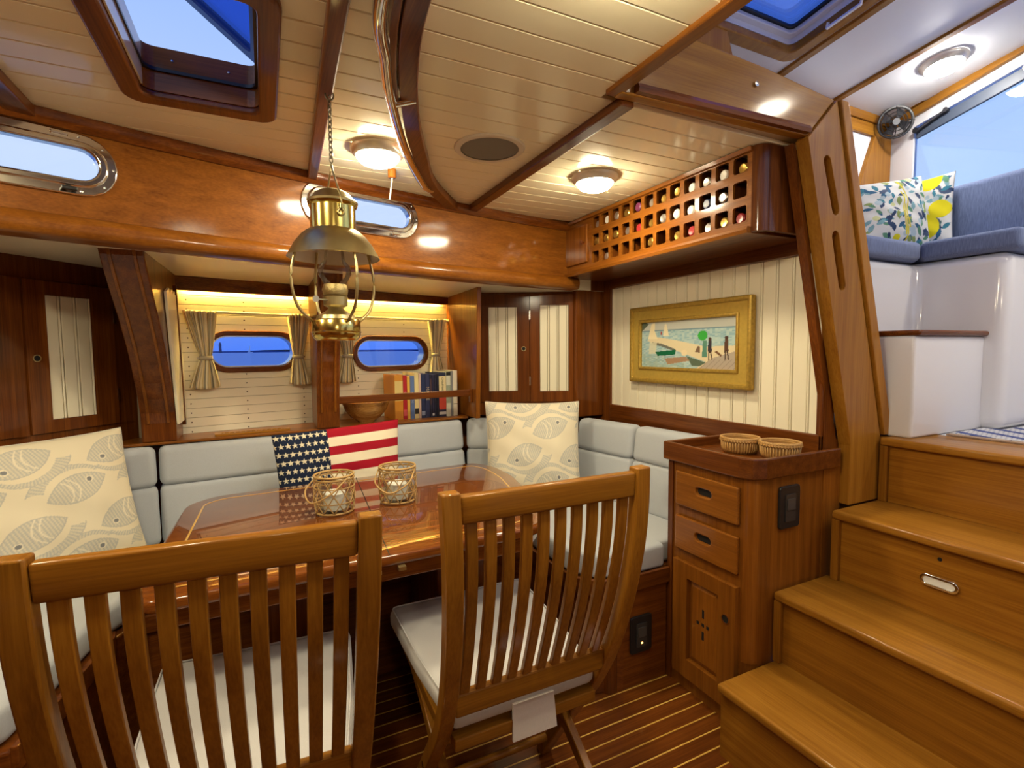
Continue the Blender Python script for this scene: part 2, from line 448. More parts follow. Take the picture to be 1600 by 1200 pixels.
# ---- side deck underside, hull ceiling planks, lower ports
dk = MB(); xd = [-1.7+3.56*i/16 for i in range(17)]
dz = lambda x: 1.69-0.05*(x+1.7)/2.95
for a, b in zip(xd, xd[1:]):
    dk.hexa([(a, yw(a)+0.03, 1.655), (b, yw(b)+0.03, 1.655), (b, hull_y(b)+0.05, dz(b)), (a, hull_y(a)+0.05, dz(a))],
            [(a, yw(a)+0.03, 1.72), (b, yw(b)+0.03, 1.72), (b, hull_y(b)+0.05, 1.72), (a, hull_y(a)+0.05, 1.72)])
dk = dk.build('ceiling', PANEL)
st(dk, 'cream underside of the side deck over the portholes')
HF = frame((-0.37, 2.72, 0), (1, 0.207, 0), (0.207, -1, 0))      # u along hull, n inboard
def hu(x): return (x+0.37)*math.hypot(1, 0.207)
HP = [(hu(-0.047), 1.325, 0.212, 0.100), (hu(0.660), 1.308, 0.232, 0.100)]    # porthole centres
wh = struct('wall_hull', 'cream planked hull side between the frames', (0.3, 2.86, 0.95))
bk = MB()
def ring_fill(mb, fr, outer_box, hole, d0, d1):
    """slab with a stadium hole: fan of quads from hole to box"""
    u0, w0, u1, w1 = outer_box; k = len(hole); cx = sum(p[0] for p in hole)/k; cy = sum(p[1] for p in hole)/k
    out = []
    for a, b in hole:
        dx, dy = a-cx, b-cy; s = 1e9
        if dx > 1e-9: s = min(s, (u1-cx)/dx)
        if dx < -1e-9: s = min(s, (u0-cx)/dx)
        if dy > 1e-9: s = min(s, (w1-cy)/dy)
        if dy < -1e-9: s = min(s, (w0-cy)/dy)
        out.append((cx+dx*s, cy+dy*s))
    return mb.ribbon_loop(out, hole, fr, d0, d1)
HULLM = plain('hull_groove', (0.22, 0.17, 0.10), 0.6)
u0, um, u1 = hu(-0.52), hu(0.29), hu(1.10)
hb = MB()
for (c, cz, hw, hh), (a, b) in zip(HP, ((u0, um), (um, u1))):
    fbox(hb, HF, a, b, -0.04, -0.008, 0.90, cz-0.14); fbox(hb, HF, a, b, -0.04, -0.008, cz+0.14, 1.70)
    ring_fill(hb, HF, (a, cz-0.14, b, cz+0.14), stadium(hw-0.02, hh-0.02, 12, c, cz), -0.04, -0.008)
hb.build('hull_lining', HULLM, wh)
screws = MB()
rows = [0.935+0.0432*i for i in range(16)]
for (c, cz, hw, hh), (a, b) in zip(HP, ((hu(-0.46), hu(0.235)), (hu(0.315), u1))):
    for w0 in rows:
        w1 = w0+0.0418
        def ext_at(w):
            d = abs(w-cz); rr = hh-0.012
            return None if d >= rr else (hw-hh)+math.sqrt(rr*rr-d*d)
        ws = [w0+(w1-w0)*i/4 for i in range(5)]
        hit = any(ext_at(w) is not None for w in ws)
        if not hit: fbox(MB(), HF, a, b, -0.008, 0, w0, w1).build('hull_plank', CREAM if False else PANEL, wh, bev=0.0012, seg=1)
        else:
            h = [ext_at(w) or 0 for w in ws]
            pl = [(a, w0)]+[(c-hx, w) for hx, w in zip(h, ws)]+[(a, w1)]
            pr = [(b, w1)]+[(c+hx, w) for hx, w in zip(reversed(h), reversed(ws))]+[(b, w0)]
            MB().ext(pl, HF, -0.008, 0).build('hull_plank', PANEL, wh)
            MB().ext(pr, HF, -0.008, 0).build('hull_plank', PANEL, wh)
        for q in (a+0.15, (a+b)/2+0.03, b-0.06):
            if ext_at((w0+w1)/2) is None or abs(q-c) > hw:
                p = HF[0]+HF[1]*q+Z*(w0+w1)/2+HF[2]*0.0006
                screws.add([p+HF[1]*0.0035*math.cos(i*math.pi/3)+Z*0.0035*math.sin(i*math.pi/3) for i in range(6)], [tuple(range(6))])
screws.build('screw_heads', plain('bronze_screw', (0.10, 0.06, 0.03), 0.5, metal=0.6), wh, kind='stuff')
for i, (c, cz, hw, hh) in enumerate(HP):
    fr = (HF[0]+HF[1]*c+Z*cz, HF[1], HF[2], HF[3])
    w = struct('window_%d' % (3+i), ['oval hull porthole with wooden ring between the striped curtains', 'oval hull porthole with wooden ring above the books'][i], fr[0])
    MB().ribbon_loop(stadium(hw, hh, 14), stadium(hw-0.024, hh-0.024, 14), fr, -0.02, 0.016).build('wooden_ring', W('mahogany', 'x'), w, smooth=0.5, bev=0.005, seg=3)
    MB().ribbon_loop(stadium(hw-0.022, hh-0.022, 14), stadium(hw-0.030, hh-0.030, 14), fr, -0.06, 0.004).build('metal_rim', STEEL, w, smooth=0.5)
    MB().ext(stadium(hw-0.026, hh-0.026, 12), fr, -0.040, -0.034).build('pane', pane('hull_glass', (0.80, 0.88, 1.0), 0.9), w)
# trim strip hiding the light under the deck
t3 = fbox(MB(), HF, hu(-0.50), hu(1.02), 0.01, 0.032, 1.600, 1.665).build('trim_3', W('mahogany', 'x'), bev=0.004); st(t3, 'dark trim strip along the top of the hull planking')
for a, b, lb in ((hu(-0.33), hu(0.20), 'strip light hidden over the hull planking left of the frame post'), (hu(0.34), hu(0.97), 'strip light hidden over the hull planking above the books')):
    ls = fbox(MB(), HF, a, b, 0.0, 0.009, 1.612, 1.619).build('strip_light', emitter('strip_glow', (1.0, 0.66, 0.13), 85*LAMP_W))
    tag(ls, lb, 'strip light', 'hidden strip lights')
# shelf behind the settee
sh = MB().prism([(-0.62, 2.50), (-0.42, 2.515), (1.02, 2.655), (1.05, hull_y(1.05)), (-0.62, hull_y(-0.62))], 0.938, 0.95).build('shelf', W('cherry', 'x'), bev=0.004)
tag(sh, 'long varnished shelf under the hull portholes', 'shelf')
vt = thing('air_vent', 'slatted wooden air vent let into the shelf', 'vent', (-0.06, 2.61, 0.95))
vfr = frame((-0.06, 2.615, 0.9505), (1, 0.1, 0), (0, 0, 1), (-0.1, 1, 0))
MB().ribbon_loop(rrect(-0.155, -0.028, 0.155, 0.028, 0.006, 2), rrect(-0.128, -0.014, 0.128, 0.014, 0.003, 2), vfr, 0, 0.007).build('vent_frame', W('amber', 'x'), vt)
fbox(MB(), vfr, -0.128, 0.128, 0.0, 0.001, -0.014, 0.014).build('vent_shade', VOID, vt)
for i in range(12):
    a = -0.122+i*0.0218; fbox(MB(), vfr, a, a+0.007, 0.001, 0.006, -0.014, 0.014).build('slat', W('amber', 'y'), vt)

# ---- hull frames (web posts) leaning in under the deck
def web(name, x0, x1, yb, yt, label, grooves):
    t = thing(name, label, 'post', ((x0+x1)/2, yb, 0.95))
    pr = smoothpath([(0, yb, 0.951), (0, yb-0.02, 1.10), (0, yb-(yb-yt)*0.38, 1.35), (0, yt+0.02, 1.62), (0, yt-0.015, 1.690)], 14)
    bot = [(p.y, p.z) for p in pr]+[(hull_y(x0), 1.690), (hull_y(x0), 0.951)]
    m = MB(); m.hexa([(x0, a, b) for a, b in bot], [(x1, a, b) for a, b in bot])
    m.build('web', W('mahogany', 'z'), t, bev=0.004)
    for g in grooves:
        gm = MB().sweep([(-0.005, -0.006), (0.005, -0.006), (0.005, 0.004), (-0.005, 0.004)], [(g, p.y-0.002, p.z) for p in pr[2:-1]], up=(0, -1, 0))
        gm.build('bead', W('cherry', 'z'), t, bev=0.0015)
    return t
web('frame_post', -0.467, -0.345, 2.52, 2.055, 'wide dark frame post leaning beside the louvred locker', (-0.44, -0.372))
web('frame_post', 0.214, 0.318, 2.57, 2.31, 'slim dark frame post standing between the two hull portholes', (0.235, 0.297))
# end panel between bookshelf and corner locker
ep = MB().hexa([(1.02, 2.54, 0.95), (1.045, 2.54, 0.95), (1.045, hull_y(1.03), 0.95), (1.02, hull_y(1.03), 0.95)],
               [(1.02, 2.50, 1.66), (1.045, 2.50, 1.66), (1.045, hull_y(1.03), 1.66), (1.02, hull_y(1.03), 1.66)]).build('end_panel', W('cherry', 'z'), bev=0.003)
tag(ep, 'upright varnished panel closing the end of the bookshelf', 'panel')
# cream side lining on the frame post by the curtain
sp = thing('side_panel', 'narrow cream beadboard panel on the frame post beside the curtain', 'panel', (-0.33, 2.6, 0.98))
for i in range(4):
    a = 2.42+i*0.068
    MB().hexa([(-0.343, a+0.10, 1.02), (-0.333, a+0.10, 1.02), (-0.333, a+0.165, 1.02), (-0.343, a+0.165, 1.02)],
              [(-0.343, a-0.05, 1.56), (-0.333, a-0.05, 1.56), (-0.333, a+0.015, 1.58), (-0.343, a+0.015, 1.58)]).build('bead_board', PANEL, sp, bev=0.001, seg=1)
MB().bar((-0.336, 2.68, 1.0), (-0.336, 2.60, 1.61), 0.016, 0.014, up=(1, 0, 0)).build('edge_moulding', W('mahogany', 'z'), sp)

# ---- aft bulkhead with the cream beadboard panel
wb = MB().box((1.82, 1.134, 0.0), (1.86, 3.1, 2.02)).build('wall_bulkhead', W('mahogany', 'z')); st(wb, 'bulkhead with cream beadboard panel in a mahogany surround')
nb = 0; y = 1.136
while y < 2.385:
    wd = 0.058 if nb % 2 == 0 else 0.010
    y2 = min(y+wd, 2.389)
    MB().box((1.806 if wd > .02 else 1.804, y+0.0013, 0.995), (1.821, y2-0.0013, 1.672)).build('bead_board' if wd > .02 else 'bead', PANEL, wb, bev=0.0012 if wd > .02 else 0.003, seg=1 if wd > .02 else 2)
    y = y2; nb += 1
for nm, lo, hi, ax in (('stile', (1.79, 2.378, 0.90), (1.822, 2.56, 2.0), 'z'), ('bottom_rail', (1.79, 1.134, 0.90), (1.822, 2.38, 1.003), 'y'),
                       ('top_rail', (1.785, 1.134, 1.662), (1.822, 2.38, 1.74), 'y'), ('stile', (1.79, 1.134, 0.90), (1.822, 1.146, 1.72), 'z')):
    MB().box(lo, hi).build(nm, W('mahogany', ax), wb, bev=0.004)
MB().box((1.60, 2.44, 0.93), (1.79, 2.50, 1.70)).build('corner_post', W('mahogany', 'z'), wb, bev=0.006)

# ---- structure that closes the cabin behind the camera
st(MB().box((-1.80, -1.80, 0), (1.9, -1.75, 2.05)).build('wall_rear', W('cherry', 'x')), 'plain varnished cabin side opposite the settee')
st(MB().box((-1.80, -1.75, 0), (-1.75, 2.9, 2.05)).build('wall_forward', W('cherry', 'y')), 'forward bulkhead of the cabin')
st(MB().box((1.62, -1.75, 0), (1.66, -0.25, 2.05)).build('wall_aft', W('cherry', 'y')), 'plain bulkhead beside the steps')
st(MB().box((-1.75, 2.86, 0), (1.86, 2.9, 0.92)).build('wall_lower', W('mahogany', 'x')), 'lower hull side hidden behind the settee')
st(MB().box((1.87, 1.132, 0), (2.134, 1.75, 0.984)).build('step_side_filler', W('cherry', 'z')), 'filler added behind the slanting post to block sky leaking in')  # filler added to block sky leaking past the post foot
st(MB().box((2.10, -1.3, 0.0), (2.13, 1.13, 0.953)).build('wall_under_sole', W('cherry', 'y')), 'bulkhead under the pilothouse sole')
st(MB().box((1.46, 2.425, 1.655), (1.86, 2.62, 2.03)).build('corner_filler', W('mahogany', 'z')), 'filler block added above the aft locker against sky leaking in')  # added to stop sky leaking in where cabin side and rack meet
fbox(MB(), HF, hu(-1.75), u0, -0.04, -0.008, 0.90, 1.70).build('hull_lining', HULLM, wh)
fbox(MB(), HF, u1, hu(1.86), -0.04, -0.008, 0.90, 1.70).build('hull_lining', HULLM, wh)

# ---- ceiling hatch: wooden trim ring, coaming, tinted lid standing open
hf = frame((0, 0, CEIL), (1, 0, 0), (0, 0, 1), (0, 1, 0))
ht = thing('ceiling_hatch', 'open deck hatch with rounded mahogany trim and tinted lid', 'hatch', (-0.124, 1.38, CEIL))
ro = rrect(-0.305, 1.085, 0.056, 1.682, 0.05); ri = rrect(-0.258, 1.132, 0.011, 1.633, 0.030)
MB().ribbon_loop(ro, ri, hf, -0.016, 0.004).build('trim_ring', W('mahogany', 'y'), ht, smooth=0.5, bev=0.006, seg=3)
rc = rrect(-0.268, 1.122, 0.021, 1.643, 0.030)
MB().ribbon_loop(rc, ri, hf, 0.004, 0.052).build('coaming_lower', W('cherry', 'x'), ht, smooth=0.5)
MB().ribbon_loop(rrect(-0.270, 1.120, 0.023, 1.645, 0.03), rrect(-0.250, 1.140, 0.004, 1.626, 0.028), hf, 0.052, 0.060).build('gasket', BLACK, ht, smooth=0.5)
MB().ribbon_loop(rc, ri, hf, 0.060, 0.115).build('coaming_upper', W('cherry', 'x'), ht, smooth=0.5)
MB().box((-0.2575, 1.16, CEIL+0.005), (-0.2535, 1.61, CEIL+0.11)).build('side_lining', CREAM, ht)
LA = math.radians(38); lu = Vector((-math.cos(LA), 0, math.sin(LA))); ln = Vector((math.sin(LA), 0, math.cos(LA)))
lf = frame((0.02, 0, CEIL+0.122), lu, ln, (0, 1, 0))
lid = MB().ribbon_loop(rrect(0.0, 1.11, 0.34, 1.65, 0.03), rrect(0.030, 1.140, 0.31, 1.62, 0.02), lf, 0.0, 0.022).build('lid_frame', plain('lid_metal', (0.16, 0.18, 0.22), 0.35, metal=0.8), ht, smooth=0.5)
MB().ext(rrect(0.025, 1.135, 0.315, 1.625, 0.02), lf, 0.008, 0.016).build('tinted_pane', pane('lid_glass', (0.26, 0.42, 0.85), 0.5), lid)
for yy in (1.30, 1.45, 1.58):
    MB().lathe([(0.0, 0), (0.004, 0), (0.003, -0.002), (0, -0.003)], (yy-1.58-0.06+0.0, 1.6325, CEIL+0.085), 8, 'y').build('stud', STEEL, ht)

# ---- ceiling beams and the bent hardwood trim with its grab rail
b1 = MB().hexa([(0.100, 0.2, CEIL-0.028), (0.143, 0.2, CEIL-0.028), (0.205, 2.135, CEIL-0.028), (0.172, 2.125, CEIL-0.028)],
               [(0.100, 0.2, CEIL), (0.143, 0.2, CEIL), (0.205, 2.135, CEIL), (0.172, 2.125, CEIL)]).build('trim_4', W('mahogany', 'y'), bev=0.004)
st(b1, 'dark ceiling beam from which the brass lamp hangs')
b2 = MB().hexa([(-0.595, 0.0, CEIL-0.03), (-0.535, 0.0, CEIL-0.03), (-0.540, 1.885, CEIL-0.03), (-0.600, 1.865, CEIL-0.03)],
               [(-0.595, 0.0, CEIL), (-0.535, 0.0, CEIL), (-0.540, 1.885, CEIL), (-0.600, 1.865, CEIL)]).build('trim_5', W('mahogany', 'y'), bev=0.004)
st(b2, 'dark ceiling beam beside the open hatch and oval port')
b3 = MB().box((0.885, 1.13, CEIL-0.026), (0.928, 2.30, CEIL)).build('trim_6', W('mahogany', 'y'), bev=0.003)
st(b3, 'dark ceiling beam between the loudspeaker and the dome light')
b4 = MB().box((0.832, -1.7, CEIL-0.012), (0.872, 1.13, CEIL+0.045)).build('trim_7', W('cherry', 'y'), bev=0.004)
st(b4, 'wooden edge trim of the ceiling over the steps')
ctr = smoothpath([(0.31, -0.5, CEIL-0.017), (0.255, 0.0, CEIL-0.017), (0.245, 0.5, CEIL-0.017), (0.279, 0.95, CEIL-0.017), (0.327, 1.21, CEIL-0.017),
                  (0.412, 1.493, CEIL-0.017), (0.499, 1.715, CEIL-0.017), (0.614, 1.98, CEIL-0.017), (0.835, 2.30, CEIL-0.017)], 64)
rt = thing('grab_rail', 'curved hardwood trim with chrome grab rail on the ceiling', 'grab rail', (0.5, 1.7, CEIL))
MB().sweep([(-0.023, -0.019), (0.023, -0.019), (0.023, 0.017), (-0.023, 0.017)], ctr).build('bent_trim', W('mahogany', 'y'), rt, smooth=0.5, bev=0.003)
rp = smoothpath([(0.25, -0.4, 1.955), (0.205, 0.0, 1.955), (0.195, 0.5, 1.955), (0.212, 0.955, 1.955), (0.258, 1.145, 1.955), (0.311, 1.326, 1.955), (0.425, 1.628, 1.955), (0.572, 1.93, 1.955), (0.64, 2.04, 1.975)], 64)
MB().tube(rp, 0.014, 10).build('chrome_tube', CHROME, rt, smooth=3.3)
for q in (Vector((0.318, 1.345, 1.955)), Vector((0.197, 0.55, 1.955))):
    MB().tube([q, q+Vector((0.058, -0.012, 0.018))], 0.011, 10).build('bracket', CHROME, rt, smooth=0.8)
MB().sweep([(-0.012, -0.022), (0.006, -0.022), (0.006, 0.02), (-0.012, 0.02)], [p+Vector((-0.034, 0, 0.0)) for p in ctr if 0.2 < p.y < 1.36]).build('backing_block', W('mahogany', 'y'), rt, bev=0.003)

# ---- companionway: header, slanting post, steps
cf = frame((0, 1.13, 0), (1, 0, 0), (0, -1, 0))
cw = thing('companionway_frame', 'amber hardwood header and slanting slotted post beside the steps', 'door frame', (1.9, 1.11, 0.745))
MB().ext([(0.858, 1.985), (1.61, 2.005), (1.745, 2.145), (1.40, 2.172), (1.09, 2.183), (0.858, 2.190)], cf, 0, 0.035).build('header', W('amber', 'x'), cw, bev=0.005)
MB().sweep([(-0.012, -0.010), (0.012, -0.010), (0.016, 0.0), (0.010, 0.012), (-0.012, 0.012)], [(0.90, 1.090, 2.000), (1.25, 1.090, 2.008), (1.60, 1.090, 2.018)]).build('header_moulding', W('mahogany', 'x'), cw, smooth=0.7)
MB().lathe([(0, 0), (0.008, 0), (0.008, -0.006), (0, -0.008)], (1.359, 1.095, 2.112), 12, 'y').build('bolt', STEEL, cw)
post = MB().ext([(1.598, 1.995), (1.885, 0.965), (1.885, 0.747), (2.062, 0.747), (2.066, 0.99), (1.742, 2.14)], cf, 0.0, 0.045).build('post', W('amber', 'z'), cw, bev=0.004)
def slot_poly(a, b, r):
    a, b = Vector(a), Vector(b); d = (b-a); an = math.atan2(d.y, d.x); pts = []
    for c, s in ((b, an-math.pi/2), (a, an+math.pi/2)):
        for i in range(9): pts.append((c.x+r*math.cos(s+math.pi*i/8), c.y+r*math.sin(s+math.pi*i/8)))
    return pts
for a, b in (((1.752, 1.785), (1.700, 1.935)), ((1.802, 1.535), (1.757, 1.695))):
    cut(post, MB().ext(slot_poly(a, b, 0.019), cf, 0.012, 0.09))
MB().ext([(1.748, 2.14), (2.076, 0.99), (2.128, 0.99), (1.79, 2.14)], cf, 0.0, 0.055).build('outer_strip', W('amber', 'z'), cw, bev=0.004)
MB().ext([(1.80, 0.93), (1.885, 0.93), (1.60, 1.99), (1.585, 1.99), (1.80, 1.15)], cf, -0.03, 0.0).build('inner_cheek', W('mahogany', 'z'), cw)

sp_ = thing('cabin_steps', 'flight of amber wood steps up to the pilothouse', 'steps', (1.6, 0.45, 0))
NOSE = [(1.262, 0.250), (1.522, 0.495), (1.782, 0.745), (2.042, 0.985)]
for i, (nx, nz) in enumerate(NOSE):
    deep = (NOSE[i+1][0]+0.03) if i < 3 else 2.30
    y1 = 1.112 if i < 2 else (1.085 if i == 2 else 1.075)
    rz = NOSE[i-1][1] if i else 0.0
    MB().box((nx, -0.25, nz-0.030), (deep, y1, nz)).build('tread', W('amber', 'y'), sp_, bev=0.010, seg=4)
    MB().box((nx+0.022, -0.25, rz), (nx+0.040, y1, nz-0.030)).build('riser', W('teak', 'y'), sp_)
    if i: MB().box((nx+0.004, y1-0.026, rz), (nx+0.022, y1, nz-0.030)).build('corner_cleat', W('teak', 'z'), sp_, bev=0.003)
MB().box((2.0685, 1.0765, 0.746), (2.099, 1.1295, 0.983)).build('end_filler', W('teak', 'z'), sp_)  # added to block sky showing beside the top tread
sl = thing('step_light', 'chrome rimmed oval courtesy light on the third riser', 'light', (1.80, 0.768, 0.607))
sf = frame((1.804, 0.768, 0.607), (0, -1, 0), (-1, 0, 0))
MB().ribbon_loop(stadium(0.050, 0.019), stadium(0.040, 0.010), sf, 0, 0.008).build('rim', CHROME, sl, smooth=0.5, bev=0.003, seg=3)
MB().ext(stadium(0.040, 0.0105), sf, 0.0, 0.005).build('lens', plain('lens_white', (0.8, 0.8, 0.78), 0.3), sl, smooth=0.5)
MB().lathe([(0, 0), (0.006, 0), (0.006, -0.0015), (0, -0.0015)], (1.804, 0.770, 0.680), 12, 'x').build('button', BLACK, sl)

# ================================================================== PILOTHOUSE
def zph(y): return 2.575+0.15*(1.7-y)-0.02*(1.7-y)**2
ps = MB().box((2.135, -1.3, 0.90), (3.4, 1.72, 0.982)).build('floor', WHITE); st(ps, 'raised pilothouse sole')
pw = struct('wall_pilothouse_side', 'white side wall of the pilothouse', (2.6, 1.7, 1)); pwa = struct('wall_pilothouse_aft', 'white aft wall of the pilothouse', (3.2, 1.2, 1)); pwf = struct('wall_pilothouse_forward', 'white forward wall of the pilothouse', (0.84, 1, 2.1)); pwo = struct('wall_pilothouse_far', 'white far side of the pilothouse', (2, -1.3, 0))
MB().box((1.87, 1.70, 0.98), (3.30, 1.74, 2.62)).box((0.86, 1.70, 2.03), (1.87, 1.74, 2.62)).build('side_lining', WHITE, pw)
MB().box((0.82, -1.3, 2.05), (0.86, 1.74, 2.22)).box((0.82, 1.60, 2.22), (0.86, 1.74, 2.80)).box((0.82, 0.15, 2.22), (0.86, 0.25, 2.80)).box((0.82, -1.3, 2.22), (0.86, -1.2, 2.80)).build('forward_lining', WHITE, pwf)
w6 = struct('window_6', 'unseen pilothouse windscreen added to let in sky light', (0.84, 0.2, 2.2)); MB().box((0.836, -1.25, 2.20), (0.842, 1.65, 2.80)).build('pane', pane('screen_glass', (0.85, 0.92, 1.0), 0.8), w6)  # unseen opening added to let sky light into the pilothouse
MB().box((0.82, -1.34, 0.0), (3.40, -1.30, 1.95)).box((0.82, -1.34, 1.95), (0.95, -1.30, 2.95)).box((2.05, -1.34, 1.95), (2.15, -1.30, 2.95)).box((3.2, -1.34, 1.95), (3.40, -1.30, 2.95)).build('far_lining', WHITE, pwo)
w7 = struct('window_7', 'unseen pilothouse side window added to let in sky light', (2, -1.32, 1.95)); MB().box((0.9, -1.322, 1.93), (3.3, -1.316, 2.95)).build('pane', pane('side_glass', (0.85, 0.92, 1.0), 0.8), w7)  # added out of view so that more sky light comes in
st(MB().box((0.87, 1.135, 2.115), (1.87, 1.70, 2.14)).build('shelf_deck', WHITE), 'white ledge over the bottle rack')
# ceiling panels between battens, with a skylight opening
pc = struct('ceiling', 'white panelled pilothouse ceiling with wooden battens', (2.2, 1.2, 2.6))
yy = [1.74, 1.4, 1.0, 0.6, 0.2, -0.3, -1.3]
SKX0, SKX1, SKY0, SKY1 = 1.60, 2.10, 0.88, 1.535
def cpan(x0, x1, ys):
    m = MB()
    for a, b in zip(ys, ys[1:]):
        m.hexa([(x0, a, zph(a)), (x0, b, zph(b)), (x1, b, zph(b)), (x1, a, zph(a))], [(x0, a, zph(a)+0.02), (x0, b, zph(b)+0.02), (x1, b, zph(b)+0.02), (x1, a, zph(a)+0.02)])
    m.build('ceiling_panel', WHITE, pc)
cpan(0.84, SKX0, yy); cpan(2.10, 2.19, yy); cpan(2.19, 2.66, yy); cpan(2.66, 3.35, yy)
cpan(SKX0, SKX1, [1.74, SKY1]); cpan(SKX0, SKX1, [SKY0, 0.6, 0.2, -0.3, -1.3])
for bx in (1.52, 2.19, 2.66, 3.02 if False else 2.66):
    pass
for bx in (1.52, 2.19, 2.66):
    MB().sweep([(-0.018, -0.012), (0.018, -0.012), (0.018, 0.004), (-0.018, 0.004)], [(bx, y_, zph(y_)-0.002) for y_ in np.linspace(1.70, -0.6, 14)]).build('batten', W('amber', 'y'), pc, bev=0.003)
sk = thing('skylight', 'pilothouse skylight with white coaming and wooden rim', 'skylight', (1.85, 1.2, zph(1.2)))
tilt = Vector((0, 1, -0.14)); skf = frame((0, 1.2, zph(1.2)), (1, 0, 0), (0, 0.14, 1), tilt)
o1 = rrect(SKX0-0.03, SKY0-1.23, SKX1+0.03, SKY1-1.18, 0.06); i1 = rrect(SKX0+0.02, SKY0-1.18, SKX1-0.025, SKY1-1.235, 0.03)
i2 = rrect(SKX0+0.035, SKY0-1.165, SKX1-0.05, SKY1-1.26, 0.025)
MB().ribbon_loop(o1, i1, skf, -0.03, 0.006).build('wooden_rim', W('amber', 'y'), sk, smooth=0.5, bev=0.006, seg=3)
MB().ribbon_loop(rrect(SKX0, SKY0-1.2, SKX1, SKY1-1.2, 0.03), i1, skf, 0.006, 0.03).build('white_coaming', GEL, sk, smooth=0.5)
MB().ribbon_loop(rrect(SKX0, SKY0-1.2, SKX1, SKY1-1.2, 0.03), i2, skf, 0.03, 0.050).build('white_coaming', GEL, sk, smooth=0.5, bev=0.004)
MB().ribbon_loop(rrect(SKX0+0.01, SKY0-1.19, SKX1-0.01, SKY1-1.21, 0.03), rrect(SKX0+0.045, SKY0-1.155, SKX1-0.062, SKY1-1.272, 0.02), skf, 0.050, 0.060).build('gasket', BLACK, sk, smooth=0.5)
MB().ext(rrect(SKX0, SKY0-1.2, SKX1, SKY1-1.2, 0.02), skf, 0.060, 0.068).build('tinted_pane', pane('sky_glass', (0.45, 0.62, 1.0), 0.6), sk)
MB().sweep(rectprof(-0.006, 0.006, -0.004, 0.004), [skf[0]+X*2.072+skf[3]*0.14-skf[2]*0.012, skf[0]+X*2.072+skf[3]*0.15-skf[2]*0.03, skf[0]+X*2.072+skf[3]*0.02-skf[2]*0.03, skf[0]+X*2.072+skf[3]*0.01-skf[2]*0.012]).build('latch', WHITE, sk)
# side wall trims, corner post, raked windscreen post
MB().box((1.80, 1.675, 2.535), (3.25, 1.702, 2.580)).build('top_rail', W('amber', 'x'), pw, bev=0.004)
MB().box((1.80, 1.684, 2.470), (3.25, 1.702, 2.533)).build('lower_rail', W('amber', 'x'), pw, bev=0.003)
MB().ext([(2.80, 1.95), (3.19, 1.95), (3.19, 2.47), (3.035, 2.47)], frame((0, 1.70, 0), (1, 0, 0), (0, -1, 0)), 0.0, 0.022).build('corner_post', W('amber', 'z'), pw, bev=0.003)
MB().ext([(1.25, 2.14), (1.83, 2.14), (1.735, 2.47), (1.665, 2.66), (1.25, 2.66)], frame((0, 1.50, 0), (1, 0, 0), (0, -1, 0)), -0.03, 0.0).build('raked_post', W('amber', 'z'), pw, bev=0.003)
# aft wall and window
ad = Vector((-0.14, -1, 0)).normalized(); an = Vector((-1, 0.14, 0)).normalized()
af = frame((3.2, 1.70, 0), ad, an)
def aslope(u): return 0.19*u
def abar(mb, u0, u1, z0, z1, n0, n1):
    return mb.ext([(u0, z0+aslope(u0)), (u1, z0+aslope(u1)), (u1, z1+aslope(u1)), (u0, z1+aslope(u0))], af, n0, n1)
m = MB(); fbox(m, af, -0.05, 0.135, -0.03, 0.0, 0.98, 2.62); fbox(m, af, 0.135, 3.1, -0.03, 0.0, 0.98, 2.07)
abar(m, 0.135, 1.7, 2.47, 2.75, -0.03, 0.0)
m.build('aft_lining', WHITE, pwa)
abar(MB(), -0.02, 1.7, 2.565, 2.60, 0.0, 0.035).build('top_rail', W('amber', 'y'), pwa, bev=0.004)
abar(MB(), -0.02, 1.7, 2.518, 2.562, 0.0, 0.025).build('lower_rail', W('amber', 'y'), pwa, bev=0.004)
w5 = struct('window_5', 'pilothouse aft window with a dark rolled shade along its top', af[0]+ad*0.6+Z*2.2)
fbox(MB(), af, 0.12, 3.0, -0.018, -0.012, 2.05, 2.95).build('pane', pane('aft_glass', (0.84, 0.92, 1.0), 1.0), w5)
fbox(MB(), af, 0.125, 3.0, -0.03, 0.008, 2.068, 2.085).build('sill', GEL, w5)
abar(MB(), 0.15, 1.7, 2.40, 2.455, -0.010, 0.006).build('rolled_shade', plain('shade_grey', (0.06, 0.08, 0.12), 0.45), w5, bev=0.003)
for a in (0.16, 0.62):
    h = MB(); p0 = af[0]+ad*a+an*0.02+Z*(2.435+aslope(a)); p1 = af[0]+ad*(a+0.14)+an*0.02+Z*(2.455+aslope(a+0.14))
    h.tube([p0, p1], 0.008, 8); h.lathe([(0, -0.012), (0.014, -0.012), (0.014, 0.012), (0, 0.012)], p0, 10, 'x'); h.lathe([(0, -0.012), (0.011, -0.012), (0.011, 0.012), (0, 0.012)], p1, 10, 'x')
    h.build('shade_latch', STEEL if a > 0.5 else plain('dark_metal', (0.08, 0.08, 0.09), 0.3, metal=0.8), w5, smooth=0.6)
fbox(MB(), af, 0.52, 0.56, 0.0, 0.02, 2.085, 2.11).build('sill_clip', BLACK, w5)
